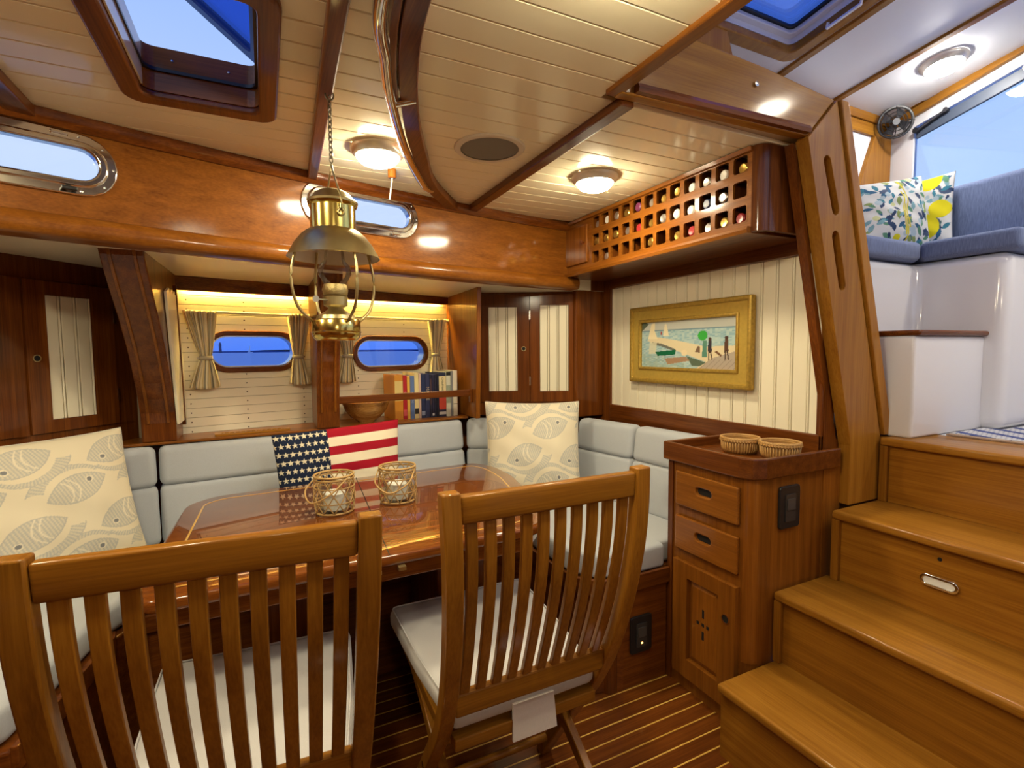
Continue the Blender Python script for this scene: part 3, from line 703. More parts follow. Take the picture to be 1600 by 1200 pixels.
# bench in white gelcoat with blue cushions
bn = thing('pilothouse_bench', 'white moulded corner bench with blue woven cushions', 'bench', (2.8, 1.3, 0.985))
MB().prism([(2.10, 1.25), (2.60, 1.25), (2.60, 0.93), (3.075, 0.93), (3.175, 1.69), (2.10, 1.69)], 0.984, 1.69).build('base', GEL, bn, bev=0.045, seg=5)
MB().prism([(2.10, 1.00), (2.93, 1.00), (2.93, 1.24), (2.10, 1.24)], 0.984, 1.360).build('lower_step', GEL, bn, bev=0.012, seg=3)
MB().prism([(2.10, 0.985), (2.925, 0.985), (2.925, 1.22), (2.10, 1.22)], 1.360, 1.380).build('wooden_ledge', W('mahogany', 'x'), bn, bev=0.008, seg=3)
MB().prism([(2.10, 1.228), (2.585, 1.228), (2.73, 1.33), (3.05, 1.68), (2.10, 1.68)], 1.692, 1.775).build('seat_cushion', BLUE, bn, bev=0.022, seg=4)
MB().prism([(2.585, 1.226), (2.585, 0.90), (3.06, 0.90), (3.06, 1.675), (2.735, 1.325)], 1.692, 1.775).build('seat_cushion', BLUE, bn, bev=0.022, seg=4)
fbox(MB(), af, 0.30, 1.05, 0.02, 0.12, 1.765, 2.095).build('back_cushion', BLUE, bn, bev=0.03, seg=4)
cp = MB().prism([(2.33, -0.20), (3.02, -0.20), (3.02, 0.925), (2.59, 0.925), (2.59, 0.982), (2.33, 0.982)], 0.985, 0.992).build('rug', None or plain('rug_base', (0.5, 0.5, 0.55), 0.9))
def rugmat():
    m, N, L, B = newmat('rug_lattice'); tc = N.new('ShaderNodeTexCoord'); mp = N.new('ShaderNodeMapping'); mp.inputs['Rotation'].default_value = (0, 0, 0.6)
    L.new(tc.outputs['Object'], mp.inputs[0])
    def wave(rot, sc):
        p = N.new('ShaderNodeMapping'); p.inputs['Rotation'].default_value = (0, 0, rot); L.new(tc.outputs['Object'], p.inputs[0])
        w = N.new('ShaderNodeTexWave'); w.inputs['Scale'].default_value = sc; w.inputs['Distortion'].default_value = 0.4; L.new(p.outputs[0], w.inputs['Vector'])
        r = N.new('ShaderNodeValToRGB'); r.color_ramp.elements[0].position = 0.70; r.color_ramp.elements[1].position = 0.80; L.new(w.outputs[1], r.inputs[0]); return r
    a, b, c = wave(0.5, 3.2), wave(-1.1, 16), wave(0.5, 16)
    mx = N.new('ShaderNodeMixRGB'); mx.blend_type = 'LIGHTEN'; mx.inputs[0].default_value = 1; L.new(a.outputs[0], mx.inputs[1])
    m3 = N.new('ShaderNodeMixRGB'); m3.blend_type = 'MULTIPLY'; m3.inputs[0].default_value = 1; L.new(b.outputs[0], m3.inputs[1]); L.new(c.outputs[0], m3.inputs[2])
    L.new(m3.outputs[0], mx.inputs[2])
    m2 = N.new('ShaderNodeMixRGB'); m2.inputs[1].default_value = (0.62, 0.63, 0.66, 1); m2.inputs[2].default_value = (0.07, 0.10, 0.30, 1)
    L.new(mx.outputs[0], m2.inputs[0]); L.new(m2.outputs[0], B.inputs['Base Color']); B.inputs['Roughness'].default_value = 0.95
    return m
cp.data.materials[0] = rugmat(); tag(cp, 'blue and white patterned rug on the pilothouse sole', 'rug')
MB().box((2.30, -0.2, 0.985), (2.33, 0.982, 0.990)).build('rug_border', fabric('rug_binding', (0.40, 0.28, 0.20)), cp)
# cabin fan in the corner
fo = Vector((3.07, 1.60, 2.515)); fd = Vector((-0.75, -0.62, -0.18)).normalized(); fs = fd.cross(Z).normalized(); fu = fs.cross(fd)
fn = thing('cabin_fan', 'small black caged fan in the pilothouse corner', 'fan', fo+Vector((0.06, 0.06, 0)))
def circ(c, r, off=0, n=28): return [c+fs*r*math.cos(2*math.pi*i/n)+fu*r*math.sin(2*math.pi*i/n)+fd*off for i in range(n)]
g = MB(); g.tube(circ(fo, 0.076), 0.007, 6, closed=True, up=fd)
for r_, o_ in ((0.066, 0.016), (0.048, 0.022), (0.032, 0.025)): g.tube(circ(fo, r_, o_), 0.0022, 5, closed=True, up=fd)
for i in range(8):
    a = math.pi*i/4; v = fs*math.cos(a)+fu*math.sin(a); g.tube([fo+v*0.083, fo+v*0.055+fd*0.02, fo+v*0.018+fd*0.027], 0.0022, 5, up=fd)
g.build('cage', BLACK, fn, smooth=1.0)
for i in range(4):
    a = math.pi*i/2+0.4; v = fs*math.cos(a)+fu*math.sin(a); w_ = fd.cross(v)
    MB().add([fo+v*0.016-w_*0.008-fd*0.01, fo+v*0.06-w_*0.026-fd*0.018, fo+v*0.066+w_*0.018+fd*0.004, fo+v*0.016+w_*0.010+fd*0.004], [(0, 1, 2, 3)]).build('blade', plain('fan_blade', (0.05, 0.05, 0.055), 0.4), fn)
MB().tube([fo-fd*0.05, fo+fd*0.022], 0.017, 12, up=fu).build('motor', plain('fan_hub', (0.10, 0.10, 0.11), 0.4), fn, smooth=0.8)
MB().tube([fo-fd*0.04, fo+Vector((0.09, 0.08, 0.0)), fo+Vector((0.10, 0.09, 0.03))], 0.012, 8).build('mount_arm', BLACK, fn, smooth=1.0)
# ================================================================== LAMPS
def dome(c, nrm, name, label, power, r=0.072, group=None, col=LAMP_COL):
    c = Vector(c); n = Vector(nrm).normalized(); a = n.orthogonal().normalized(); b = n.cross(a)
    t = thing(name, label, 'light', c, group)
    def rev(prof, seg=28):
        m = MB(); vs = []; k = len(prof); fs = []
        for i in range(seg):
            q = 2*math.pi*i/seg; d = a*math.cos(q)+b*math.sin(q)
            for r_, h in prof: vs.append(c+d*r_+n*h)
        for i in range(seg):
            j = (i+1) % seg
            for p in range(k-1): fs.append((i*k+p, j*k+p, j*k+p+1, i*k+p+1))
        return m.add(vs, fs)
    rev([(r*1.26, 0), (r*1.28, 0.006), (r*1.22, 0.014), (r*1.14, 0.022), (r*1.02, 0.028), (r*0.95, 0.024)]).build('bezel', plain('lamp_bezel', (0.80, 0.77, 0.70), 0.25, metal=0.35), t, smooth=0.9)
    rev([(r*0.99, 0.022), (r*0.95, 0.033), (r*0.80, 0.046), (r*0.5, 0.055), (r*0.2, 0.058), (0.0005, 0.059)]).build('lens', emitter('lamp_lens_%g' % power, col, power*LAMP_W), t, smooth=3.3)
    return t
LP = 42.0
dome((0.368, 1.770, CEIL), (0, 0, -1), 'dome_light', 'glowing round dome light beside the chrome grab rail', LP)
dome((1.195, 1.690, CEIL), (0, 0, -1), 'dome_light', 'glowing round dome light by the bottle rack', LP)
# dome lights added out of view to light the cabin
for q in ((-0.90, 1.20, CEIL), (-0.35, 0.72, CEIL), (0.58, 0.66, CEIL), (0.0, -0.95, CEIL)):
    dome(q, (0, 0, -1), 'dome_light', 'added round dome light out of view on the cabin ceiling', LP, group='added dome lights out of view')
yl = 1.30
dome((2.86, yl, zph(yl)), (0, -0.12, -1), 'dome_light', 'bright round dome light on the pilothouse ceiling', 30.0, col=(1.0, 0.94, 0.86))
for q in ((2.75, 0.10), (1.95, -0.30)):  # two lamps added out of view to brighten the pilothouse
    dome((q[0], q[1], zph(q[1])), (0, -0.1, -1), 'dome_light', 'added round dome light out of view on the pilothouse ceiling', 56.0, group='added pilothouse dome lights', col=(1.0, 0.88, 0.70))
sp = thing('loudspeaker', 'round flush loudspeaker with pale rim in the ceiling', 'speaker', (0.707, 1.606, CEIL))
MB().lathe([(0.098, -0.006), (0.116, -0.006), (0.120, -0.002), (0.120, 0.004), (0.098, 0.004)], (0.707, 1.606, CEIL), 40, cap=False).build('rim', plain('speaker_rim', (0.62, 0.54, 0.42), 0.4), sp, smooth=0.6)
MB().lathe([(0.0005, -0.007), (0.05, -0.0065), (0.099, -0.004)], (0.707, 1.606, CEIL), 40, cap=False).build('grille', plain('speaker_grille', (0.20, 0.18, 0.145), 0.6, bump=0.8, bscale=900), sp, smooth=3.3)

# ---- hanging brass lamp
lc = Vector((0.172, 1.40, 0))
la = thing('hanging_lamp', 'brass oil lamp with wide shade hanging on a chain', 'oil lamp', (lc.x, lc.y, 1.349))
L_ = lambda z: lc+Z*z
MB().lathe([(0.0005, 1.349), (0.050, 1.349), (0.058, 1.356), (0.061, 1.366), (0.061, 1.369), (0.063, 1.371), (0.061, 1.373), (0.061, 1.400), (0.058, 1.404), (0.0005, 1.404)], lc, 40).build('base_cup', BRASS, la, smooth=0.7)
MB().lathe([(0.0005, 1.404), (0.050, 1.404), (0.047, 1.414), (0.030, 1.422), (0.022, 1.428), (0.018, 1.434), (0.030, 1.440), (0.031, 1.462), (0.027, 1.466), (0.0005, 1.466)], lc, 32).build('oil_font', BRASSD, la, smooth=0.7)
MB().lathe([(0.030, 1.466), (0.033, 1.480), (0.029, 1.494), (0.0005, 1.494)], lc, 24).build('burner', plain('burner_brass', (0.42, 0.33, 0.14), 0.35, metal=1.0, bump=0.6, bscale=300), la, smooth=0.7)
MB().lathe([(0.026, 1.494), (0.033, 1.505), (0.042, 1.522), (0.040, 1.540), (0.026, 1.556), (0.022, 1.60)], lc, 28, cap=False).build('glass_chimney', pane('lamp_chimney', (0.90, 0.89, 0.86), 0.8), la, smooth=3.3)
MB().lathe([(0.060, 1.632), (0.067, 1.628), (0.080, 1.617), (0.095, 1.598), (0.108, 1.575), (0.115, 1.562), (0.112, 1.561), (0.108, 1.572), (0.098, 1.594), (0.083, 1.612), (0.066, 1.623), (0.058, 1.628), (0.060, 1.632)], lc, 44, cap=False).build('shade', BRASSD, la, smooth=0.9)
MB().lathe([(0.111, 1.562), (0.107, 1.572), (0.097, 1.593), (0.082, 1.611), (0.066, 1.622), (0.057, 1.626)], lc, 44, cap=False).build('white_reflector', plain('enamel_white', (0.75, 0.72, 0.68), 0.4), la, smooth=3.3)
MB().lathe([(0.056, 1.626), (0.056, 1.690), (0.060, 1.693), (0.062, 1.698), (0.060, 1.701)], lc, 40).build('vent_cylinder', BRASS, la, smooth=0.7)
MB().lathe([(0.062, 1.699), (0.063, 1.704), (0.058, 1.709), (0.052, 1.713), (0.044, 1.724), (0.028, 1.733), (0.012, 1.738), (0.0005, 1.739)], lc, 40).build('dome_cap', BRASSD, la, smooth=0.8)
for i in range(4):
    a = math.radians(20+90*i); d = Vector((math.cos(a), math.sin(a), 0))
    MB().tube(smoothpath([lc+d*0.096+Z*1.590, lc+d*0.104+Z*1.560, lc+d*0.113+Z*1.520, lc+d*0.112+Z*1.475, lc+d*0.098+Z*1.430, lc+d*0.064+Z*1.398], 14), 0.0038, 7).build('guard_arm', BRASSD, la, smooth=3.3)
MB().tube([lc+Vector((-0.022, -0.02, 1.452)), lc+Vector((-0.050, -0.04, 1.452))], 0.002, 6).lathe([(0, -0.003), (0.008, -0.003), (0.008, 0.003), (0, 0.003)], lc+Vector((-0.052, -0.042, 1.452)), 12, 'y').build('wick_knob', plain('knob_steel', (0.5, 0.5, 0.48), 0.3, metal=1), la)
hs = Vector((math.cos(math.radians(-78)), math.sin(math.radians(-78)), 0))
for s in (1, -1):
    MB().tube([L_(1.670)+hs*0.058*s+hs*0.006*s, L_(1.70)+hs*0.064*s, L_(1.78)+hs*0.010*s, L_(1.80)], 0.0024, 6).build('bail_wire', BRASSD, la, smooth=3.3)
    MB().tube([L_(1.668)+hs*0.060*s+Vector((0.008*math.cos(q), 0, 0.008*math.sin(q))) for q in np.linspace(0, 2*math.pi, 11)[:-1]], 0.0025, 6, closed=True, up=(0, 1, 0)).build('eye_ring', BRASSD, la, smooth=3.3)
ch = thing('lamp_chain', 'thin metal chain hooked to the ceiling beam', 'chain', (lc.x, lc.y, 1.80))
CHM = plain('chain_metal', (0.22, 0.19, 0.13), 0.35, metal=1.0)
z = 1.803; i = 0
while z < 1.955:
    v = Vector((math.cos(0.6+i*math.pi/2), math.sin(0.6+i*math.pi/2), 0))
    MB().tube([L_(z+0.0085)+v*0.0050*math.cos(q)+Z*0.0088*math.sin(q) for q in np.linspace(0, 2*math.pi, 11)[:-1]], 0.0017, 5, closed=True, up=v.cross(Z)).build('link', CHM, ch, smooth=3.3)
    z += 0.0125; i += 1
MB().tube([L_(1.957)+Vector((0.010*math.sin(q), -0.004, 0.012-0.012*math.cos(q))) for q in np.linspace(-2.0, 2.4, 12)], 0.0022, 6, up=(0, 1, 0)).build('hook', CHM, ch, smooth=3.3)

# ---- cord and block by the port
cd = thing('port_tie_cord', 'wooden ceiling block with white twisted cord over the port', 'cord', (0.455, 1.945, CEIL))
MB().lathe([(0.0005, -0.032), (0.012, -0.032), (0.016, -0.028), (0.016, 0.0), (0.0005, 0.0)], (0.455, 1.945, CEIL), 16).build('block', W('cherry', 'z'), cd, smooth=0.7)
for s in (0, math.pi):
    MB().tube([(0.455+0.0018*math.cos(s+k*0.9), 1.945+0.0018*math.sin(s+k*0.9)+0.05*k/40, CEIL-0.032-0.068*k/40) for k in range(41)], 0.002, 5).build('strand', plain('cord_white', (0.75, 0.72, 0.66), 0.8), cd, smooth=3.3)
MB().tube([(0.425, 1.985, CEIL-0.100), (0.488, 2.000, CEIL-0.102)], 0.003, 6).build('toggle', STEEL, cd)

# ================================================================== SETTEE
se = thing('settee', 'built-in U-shaped settee with grey blue cushions around the table', 'settee', (0.4, 2.2, 0))
base_in = [(-0.535, 1.44), (-0.50, 1.62), (-0.455, 1.88), (-0.38, 1.99), (0.88, 2.04), (1.02, 1.94), (1.035, 1.62), (1.09, 1.53), (1.20, 1.498)]
outer = [(1.415, 1.498), (1.415, 1.53), (1.80, 1.53), (1.80, 2.42), (1.10, 2.72), (-0.45, 2.60), (-0.70, 2.50), (-1.10, 2.0), (-1.10, 1.44)]
MB().prism(base_in+outer, 0.0, 0.445).build('base', W('mahogany', 'x'), se, bev=0.006)
tr = [(x, y-0.0, 0.425) for x, y in base_in]+[(1.415, 1.497, 0.425)]
MB().sweep(rectprof(-0.004, 0.012, -0.03, 0.03), smoothpath(tr[5:], 16)).build('seat_fiddle', W('mahogany', 'x'), se, bev=0.003)
MB().sweep(rectprof(-0.004, 0.012, -0.03, 0.03), smoothpath(tr[:5], 20)).build('seat_fiddle', W('mahogany', 'x'), se, bev=0.003)
# round foot post at the corner
MB().lathe([(0.0005, 0), (0.035, 0), (0.035, 0.40), (0.0005, 0.40)], (1.155, 1.535, 0.0), 20).build('corner_round', W('mahogany', 'z'), se, smooth=0.6)
seats = [[(-0.55, 1.45), (-0.515, 1.63), (-0.47, 1.88), (-0.42, 1.97), (-0.60, 2.42), (-1.05, 2.0), (-1.05, 1.45)],
         [(-0.415, 1.975), (-0.385, 2.005), (0.30, 2.025), (0.30, 2.51), (-0.42, 2.46), (-0.595, 2.43)],
         [(0.305, 2.025), (0.88, 2.05), (1.03, 1.945), (1.45, 2.40), (0.98, 2.58), (0.305, 2.51)],
         [(1.035, 1.935), (1.035, 1.63), (1.095, 1.54), (1.18, 1.505), (1.41, 1.505), (1.41, 1.54), (1.66, 1.54), (1.56, 2.34), (1.46, 2.39)]]
for q in seats: MB().prism(q, 0.448, 0.545).build('seat_cushion', SETTEE, se, bev=0.026, seg=4)
backs = [((-1.00, 1.45), (-0.93, 2.05)), ((-0.93, 2.06), (-0.64, 2.43)), ((-0.635, 2.435), (-0.415, 2.49)), ((-0.41, 2.492), (0.255, 2.556)), ((0.26, 2.557), (0.985, 2.628)),
         ((0.995, 2.625), (1.545, 2.385)), ((1.555, 2.375), (1.625, 1.985)), ((1.627, 1.978), (1.672, 1.545))]
for (a, b) in backs:
    a, b = Vector(a), Vector(b); d = (b-a).normalized(); n = Vector((-d.y, d.x))      # n points outboard
    g = d*0.0
    def quad(f0, f1): return [a+n*f0, b+n*f0, b+n*f1, a+n*f1]
    MB().hexa([(p.x, p.y, 0.768) for p in quad(-0.012, 0.10)], [(p.x, p.y, 0.935) for p in quad(0.012, 0.10)]).build('back_bolster', SETTEE, se, bev=0.030, seg=5)
    MB().hexa([(p.x, p.y, 0.535) for p in quad(-0.045, 0.10)], [(p.x, p.y, 0.772) for p in quad(-0.006, 0.10)]).build('back_cushion', SETTEE, se, bev=0.024, seg=4)

# ================================================================== TABLE
tb = thing('dining_table', 'glossy dark mahogany table with gold inlay line and folding leaves', 'table', (0.33, 1.76, 0))
TP = [(-0.262, 1.315), (0.74, 1.345), (0.845, 1.44), (0.955, 1.96), (0.955, 2.15), (0.90, 2.275), (-0.19, 2.205), (-0.275, 2.12), (-0.297, 1.385)]
def loopround(poly, r, seg=6):
    out = []; n = len(poly)
    for i in range(n):
        p = Vector(poly[i]); a = Vector(poly[i-1]); b = Vector(poly[(i+1) % n])
        da, db = (a-p), (b-p); rr = min(r, da.length*0.45, db.length*0.45)
        s, e = p+da.normalized()*rr, p+db.normalized()*rr
        for k in range(seg+1):
            t = k/seg; out.append(tuple((1-t)*(1-t)*s+2*t*(1-t)*p+t*t*e))
    return out
def inset(poly, d):
    n = len(poly); out = []
    for i in range(n):
        p = Vector(poly[i]); a = Vector(poly[i-1]); b = Vector(poly[(i+1) % n])
        e1 = (p-a).normalized(); e2 = (b-p).normalized(); m = Vector((-e1.y-e2.y, e1.x+e2.x))
        if m.length < 1e-6: m = Vector((-e1.y, e1.x))
        m.normalize(); out.append(tuple(p+m*d))
    return out
tl = loopround(TP, 0.05)
MB().prism(tl, 0.742, 0.775).build('table_top', W('table', 'x'), tb, bev=0.011, seg=4)
tf = frame((0, 0, 0.775), (1, 0, 0), (0, 0, 1), (0, 1, 0))
tin = loopround(TP, 0.07)
MB().ribbon_loop(inset(tin, 0.058), inset(tin, 0.064), tf, -0.001, 0.0005).build('inlay_line', plain('inlay_gold', (0.62, 0.36, 0.07), 0.2, coat=1.0), tb)
MB().bar((0.281, 1.335, 0.775), (0.335, 2.235, 0.775), 0.003, 0.0008).build('leaf_seam', VOID, tb)
MB().prism([(-0.225, 1.352), (0.72, 1.375), (0.80, 1.46), (0.88, 1.95), (0.84, 2.19), (-0.19, 2.14), (-0.24, 1.45)], 0.690, 0.742).build('apron', W('table', 'x'), tb, bev=0.004)
for a, b in (((-0.05, 1.62), (0.13, 1.98)), ((0.50, 1.62), (0.68, 1.98))):
    MB().prism([(a[0], a[1]), (b[0], a[1]), (b[0], b[1]), (a[0], b[1])], 0.0, 0.692).build('pedestal', W('mahogany', 'z'), tb, bev=0.01)
for px in (0.245, 0.31):
    MB().box((px-0.01, 1.31, 0.735), (px+0.01, 1.33, 0.745)).build('hinge', BRASSD, tb)

# ================================================================== CHAIRS
def chair():
    t = thing('folding_chair', 'slatted teak folding chair with hanging cushion tab beside the drawers', 'chair', (0.56, 1.2, 0), 'slatted folding chairs')
    prof = [(0.950, 1.037), (0.949, 0.93), (0.958, 0.83), (0.985, 0.70), (1.030, 0.56), (1.095, 0.43), (1.185, 0.30), (1.29, 0.15), (1.39, 0.0)]
    for xc in (0.311, 0.815):
        path = smoothpath([(xc, y, z) for y, z in prof], 30)
        MB().sweep(rectprof(-0.021, 0.021, -0.017, 0.017), path, up=(0, 1, 0)).build('post', W('teak', 'z'), t, smooth=0.5, bev=0.004)
    MB().box((0.332, 0.938, 0.968), (0.794, 0.962, 1.028)).build('top_rail', W('teak', 'x'), t, bev=0.006, seg=3)
    MB().bar((0.330, 1.052, 0.512), (0.796, 1.052, 0.512), 0.024, 0.055).build('bottom_rail', W('teak', 'x'), t, bev=0.005)
    for i in range(10):
        xc = 0.358+i*0.0454
        path = smoothpath([(xc, y+0.004, z) for y, z in [(0.950, 0.985), (0.952, 0.90), (0.966, 0.80), (1.000, 0.67), (1.047, 0.535)]], 16)
        MB().sweep(rectprof(-0.0135, 0.0135, -0.007, 0.007), path, up=(0, 1, 0)).build('slat', W('teak', 'z'), t, smooth=0.5, bev=0.002)
    for xc in (0.345, 0.781):
        path = smoothpath([(xc, 1.56, 0.415), (xc, 1.42, 0.36), (xc, 1.20, 0.24), (xc, 1.00, 0.10), (xc, 0.88, 0.0)], 16)
        MB().sweep(rectprof(-0.014, 0.014, -0.018, 0.018), path, up=(0, 0, 1)).build('leg', W('teak', 'y'), t, smooth=0.5, bev=0.003)
        MB().bar((xc+(0.018 if xc > .5 else -0.018), 1.10, 0.397), (xc+(0.018 if xc > .5 else -0.018), 1.58, 0.425), 0.024, 0.034).build('seat_rail', W('teak', 'y'), t, bev=0.003)
    MB().bar((0.335, 1.085, 0.396), (0.792, 1.085, 0.396), 0.034, 0.030).build('seat_rail', W('teak', 'x'), t, bev=0.003)
    MB().bar((0.330, 1.575, 0.424), (0.797, 1.575, 0.424), 0.034, 0.030).build('seat_rail', W('teak', 'x'), t, bev=0.003)
    for i in range(7):
        y = 1.145+i*0.062; z = 0.404+0.028*(y-1.10)/0.48
        MB().bar((0.350, y, z), (0.777, y, z), 0.045, 0.012).build('seat_slat', W('teak', 'x'), t, bev=0.002)
    MB().tube([(0.32, 1.34, 0.085), (0.81, 1.34, 0.085)], 0.012, 8).build('stretcher', W('teak', 'x'), t, smooth=0.8)
    MB().box((0.345, 0.94, 0.05), (0.78, 0.97, 0.09)).build('stretcher', W('teak', 'x'), t, bev=0.003)
    for xc in (0.294, 0.832):
        MB().lathe([(0, -0.004), (0.009, -0.004), (0.009, 0.004), (0, 0.004)], (xc, 1.215, 0.255), 10, 'x').build('pivot_bolt', STEEL, t)
    return t
ch2 = chair(); ch2.scale = (0.962, 1, 1)
for _c in ch2.children:                       # the back narrows a little towards the seat
    for _v in _c.data.vertices:
        _v.co.x = 0.563+(_v.co.x-0.563)*(1-0.10*min(1.0, max(0.0, (1.03-_v.co.z)/0.6)))
YAW1 = math.radians(-4.3)
ch1 = copy_tree(ch2, (-0.631, -0.042, 0), 'slatted teak folding chair in front of the left settee seat'); ch1.rotation_euler.z = YAW1
def seat_pad(dx, dy, label):
    t = thing('chair_cushion', label, 'cushion', (0.56+dx, 1.32+dy, 0.43), 'grey chair seat cushions')
    q = [(0.352, 1.075), (0.776, 1.075), (0.800, 1.30), (0.812, 1.585), (0.316, 1.585), (0.328, 1.30)]
    bot = [(x+dx, y+dy, 0.420+0.02*(y-1.07)/0.5) for x, y in q]; top = [(x+dx, y+dy, z+0.060) for (x, y, z) in bot]
    top = [(p[0], p[1], 0.478+0.025*(p[1]-dy-1.07)/0.5) for p in top]
    MB().hexa(bot, top).build('pad', SEATC, t, bev=0.024, seg=4)
    lp = [Vector((x+dx, y+dy, 0.476+0.025*(y-1.07)/0.5)) for x, y in loopround([(0.361, 1.084), (0.767, 1.084), (0.791, 1.30), (0.803, 1.576), (0.325, 1.576), (0.337, 1.30)], 0.02, 4)]
    MB().tube(lp, 0.0028, 6, closed=True).build('piping', SEATC, t, smooth=3.3)
    MB().hexa([(0.51+dx, 1.060+dy, 0.36), (0.64+dx, 1.060+dy, 0.36), (0.64+dx, 1.066+dy, 0.36), (0.51+dx, 1.066+dy, 0.36)],
              [(0.515+dx, 1.068+dy, 0.450), (0.635+dx, 1.068+dy, 0.450), (0.635+dx, 1.076+dy, 0.450), (0.515+dx, 1.076+dy, 0.450)]).build('strap_tab', fabric('tab_cloth', (0.60, 0.55, 0.50)), t)
    t.scale = (0.962, 1, 1)
    return t
seat_pad(0, 0, 'grey seat cushion on the folding chair beside the drawers')
sp1 = seat_pad(0, 0, 'grey seat cushion on the folding chair by the left settee')
sp1.location = (-0.062, 1.2777, 0.43); sp1.rotation_euler.z = YAW1

# ================================================================== LOCKERS
def bead_panel(par, fr, u0, u1, w0, w1, n, depth=0.006):
    w_ = (u1-u0)/n
    for i in range(n):
        a, b = u0+w_*i, u0+w_*(i+1)
        fbox(MB(), fr, a+0.0018, b-0.0125, 0.0, depth, w0, w1).build('bead_board', PANEL, par, bev=0.0015, seg=1)
        fbox(MB(), fr, b-0.0100, b-0.0030, 0.0, depth+0.001, w0, w1).build('bead', PANEL, par, bev=0.002)
def locker(name, label, a, b, z0, z1, doors, ztop, zbot, pulls):
    """a,b plan ends (seen left to right); doors: list of (u0,u1,pu0,pu1)"""
    a, b = Vector((*a, 0)), Vector((*b, 0)); u = (b-a).normalized(); n = Vector((u.y, -u.x, 0)); fr = (a, u, n, Z.copy()); L = (b-a).length
    t = thing(name, label, 'cabinet', a+u*L/2+Z*zbot)
    m = MB(); fbox(m, fr, 0, L, -0.10, 0.0, zbot, z0-0.002); fbox(m, fr, 0, L, -0.10, 0.0, z1+0.002, ztop)
    fbox(m, fr, 0, L, -0.10, -0.03, z0-0.01, z1+0.01)
    cu = 0.0
    for d in doors:
        if d[0]-cu > 0.004: fbox(m, fr, cu, d[0]-0.002, -0.10, 0.0, z0-0.01, z1+0.01)
        cu = d[1]+0.002
    if L-cu > 0.004: fbox(m, fr, cu, L, -0.10, 0.0, z0-0.01, z1+0.01)
    m.build('face_frame', W('mahogany', 'z'), t)
    for (u0, u1, p0, p1, q0, q1), pl in zip(doors, pulls):
        dm = MB(); fbox(dm, fr, u0, p0, -0.02, 0.008, z0, z1); fbox(dm, fr, p1, u1, -0.02, 0.008, z0, z1)
        fbox(dm, fr, p0, p1, -0.02, 0.008, z0, q0); fbox(dm, fr, p0, p1, -0.02, 0.008, q1, z1)
        door = dm.build('door', W('mahogany', 'z'), t)
        fbox(MB(), fr, p0-0.002, p1+0.002, -0.02, -0.005, q0-0.002, q1+0.002).build('panel_backing', plain('panel_groove', (0.42, 0.35, 0.22), 0.6), door)
        bf = (fr[0]-n*0.005, u, n, Z.copy())
        bead_panel(door, bf, p0, p1, q0, q1, 3)
        if pl:
            c = a+u*pl[0]+Z*pl[1]; cf_ = (c, u, n, Z.copy())
            circ_ = lambda r: [(r*math.cos(2*math.pi*i/16), r*math.sin(2*math.pi*i/16)) for i in range(16)]
            MB().ribbon_loop(circ_(0.0135), circ_(0.0105), cf_, 0.006, 0.0105).build('pull_ring', BRASSD, door, smooth=0.6)
            MB().ext(circ_(0.0108), cf_, 0.006, 0.009).build('pull_hole_shade', VOID, door)
        hx = (u1+0.001) if pl and pl[0] < (u0+u1)/2 else (u0-0.001)
        for hz in (z0+0.12, z1-0.12):
            fbox(MB(), fr, hx-0.004, hx+0.004, 0.006, 0.011, hz-0.025, hz+0.025).build('hinge', STEEL, door)
    return t
# forward corner locker (left): plan direction (.62,.78)
A0 = Vector((-0.766, 2.376)); B0 = Vector((-0.564, 2.630)); du = (B0-A0).normalized()
P0 = A0-du*0.50; P1 = B0+du*0.12
off = 0.50
LW = (B0-A0).length
# doors measured along u from P0
locker('corner_locker', 'dark corner locker with cream beadboard doors beside the frame post', tuple(P0), tuple(P1), 1.03, 1.588,
       [(off-0.30, off-0.040, off-0.24, off-0.09, 1.078, 1.535), (off+0.002, off+LW, off+0.072, off+LW-0.085, 1.076, 1.537)], 1.70, 0.945,
       [None, (off+0.032, 1.305)])
# aft corner locker (right)
C0 = Vector((1.052, 2.739)); n2 = Vector((0.42, 0.90)).normalized(); d2 = Vector((n2.y, -n2.x)); C1 = C0+d2*0.66
def u_of(x): return (x-C0.x)/d2.x
locker('corner_locker', 'dark corner locker with two cream panelled doors next to the painting', tuple(C0), tuple(C1), 1.02, 1.640,
       [(u_of(1.105), u_of(1.376), u_of(1.162), u_of(1.314), 1.083, 1.566), (u_of(1.379), u_of(1.636), u_of(1.430), u_of(1.582), 1.080, 1.577)], 1.66, 0.945,
       [(u_of(1.346), 1.327), None])

# ================================================================== BOTTLE RACK
rk = thing('bottle_rack', 'hanging hardwood rack with rows of square bottle openings', 'rack', (1.65, 1.8, 1.70))
RX = 1.50
rfm = frame((RX, 0, 0), (0, -1, 0), (-1, 0, 0))        # u = -y
cells_y = [2.114-0.0775*i for i in range(12)]; cells_z = [1.950, 1.866, 1.782]; cw_, chh = 0.0305, 0.0295
gm = MB()
zb, ztp = 1.728, 1.998
ycuts = [2.420]; 
for c in cells_y: ycuts += [c+cw_, c-cw_]
ycuts += [1.205]
def yb(y0, y1, z0, z1): fbox(gm, rfm, -y0, -y1, -0.012, 0.0, z0, z1)
yb(2.420, cells_y[0]+cw_, zb, ztp)
for c in range(12):
    nxt = cells_y[c+1]+cw_ if c < 11 else 1.215
    yb(cells_y[c]-cw_, nxt, zb, ztp)
    zz = [zb]+[v for k in (2, 1, 0) for v in (cells_z[k]-chh, cells_z[k]+chh)]+[ztp]
    for k in range(0, len(zz), 2): yb(cells_y[c]+cw_, cells_y[c]-cw_, zz[k], zz[k+1])
gm.build('grid_front', W('cherry', 'y'), rk)
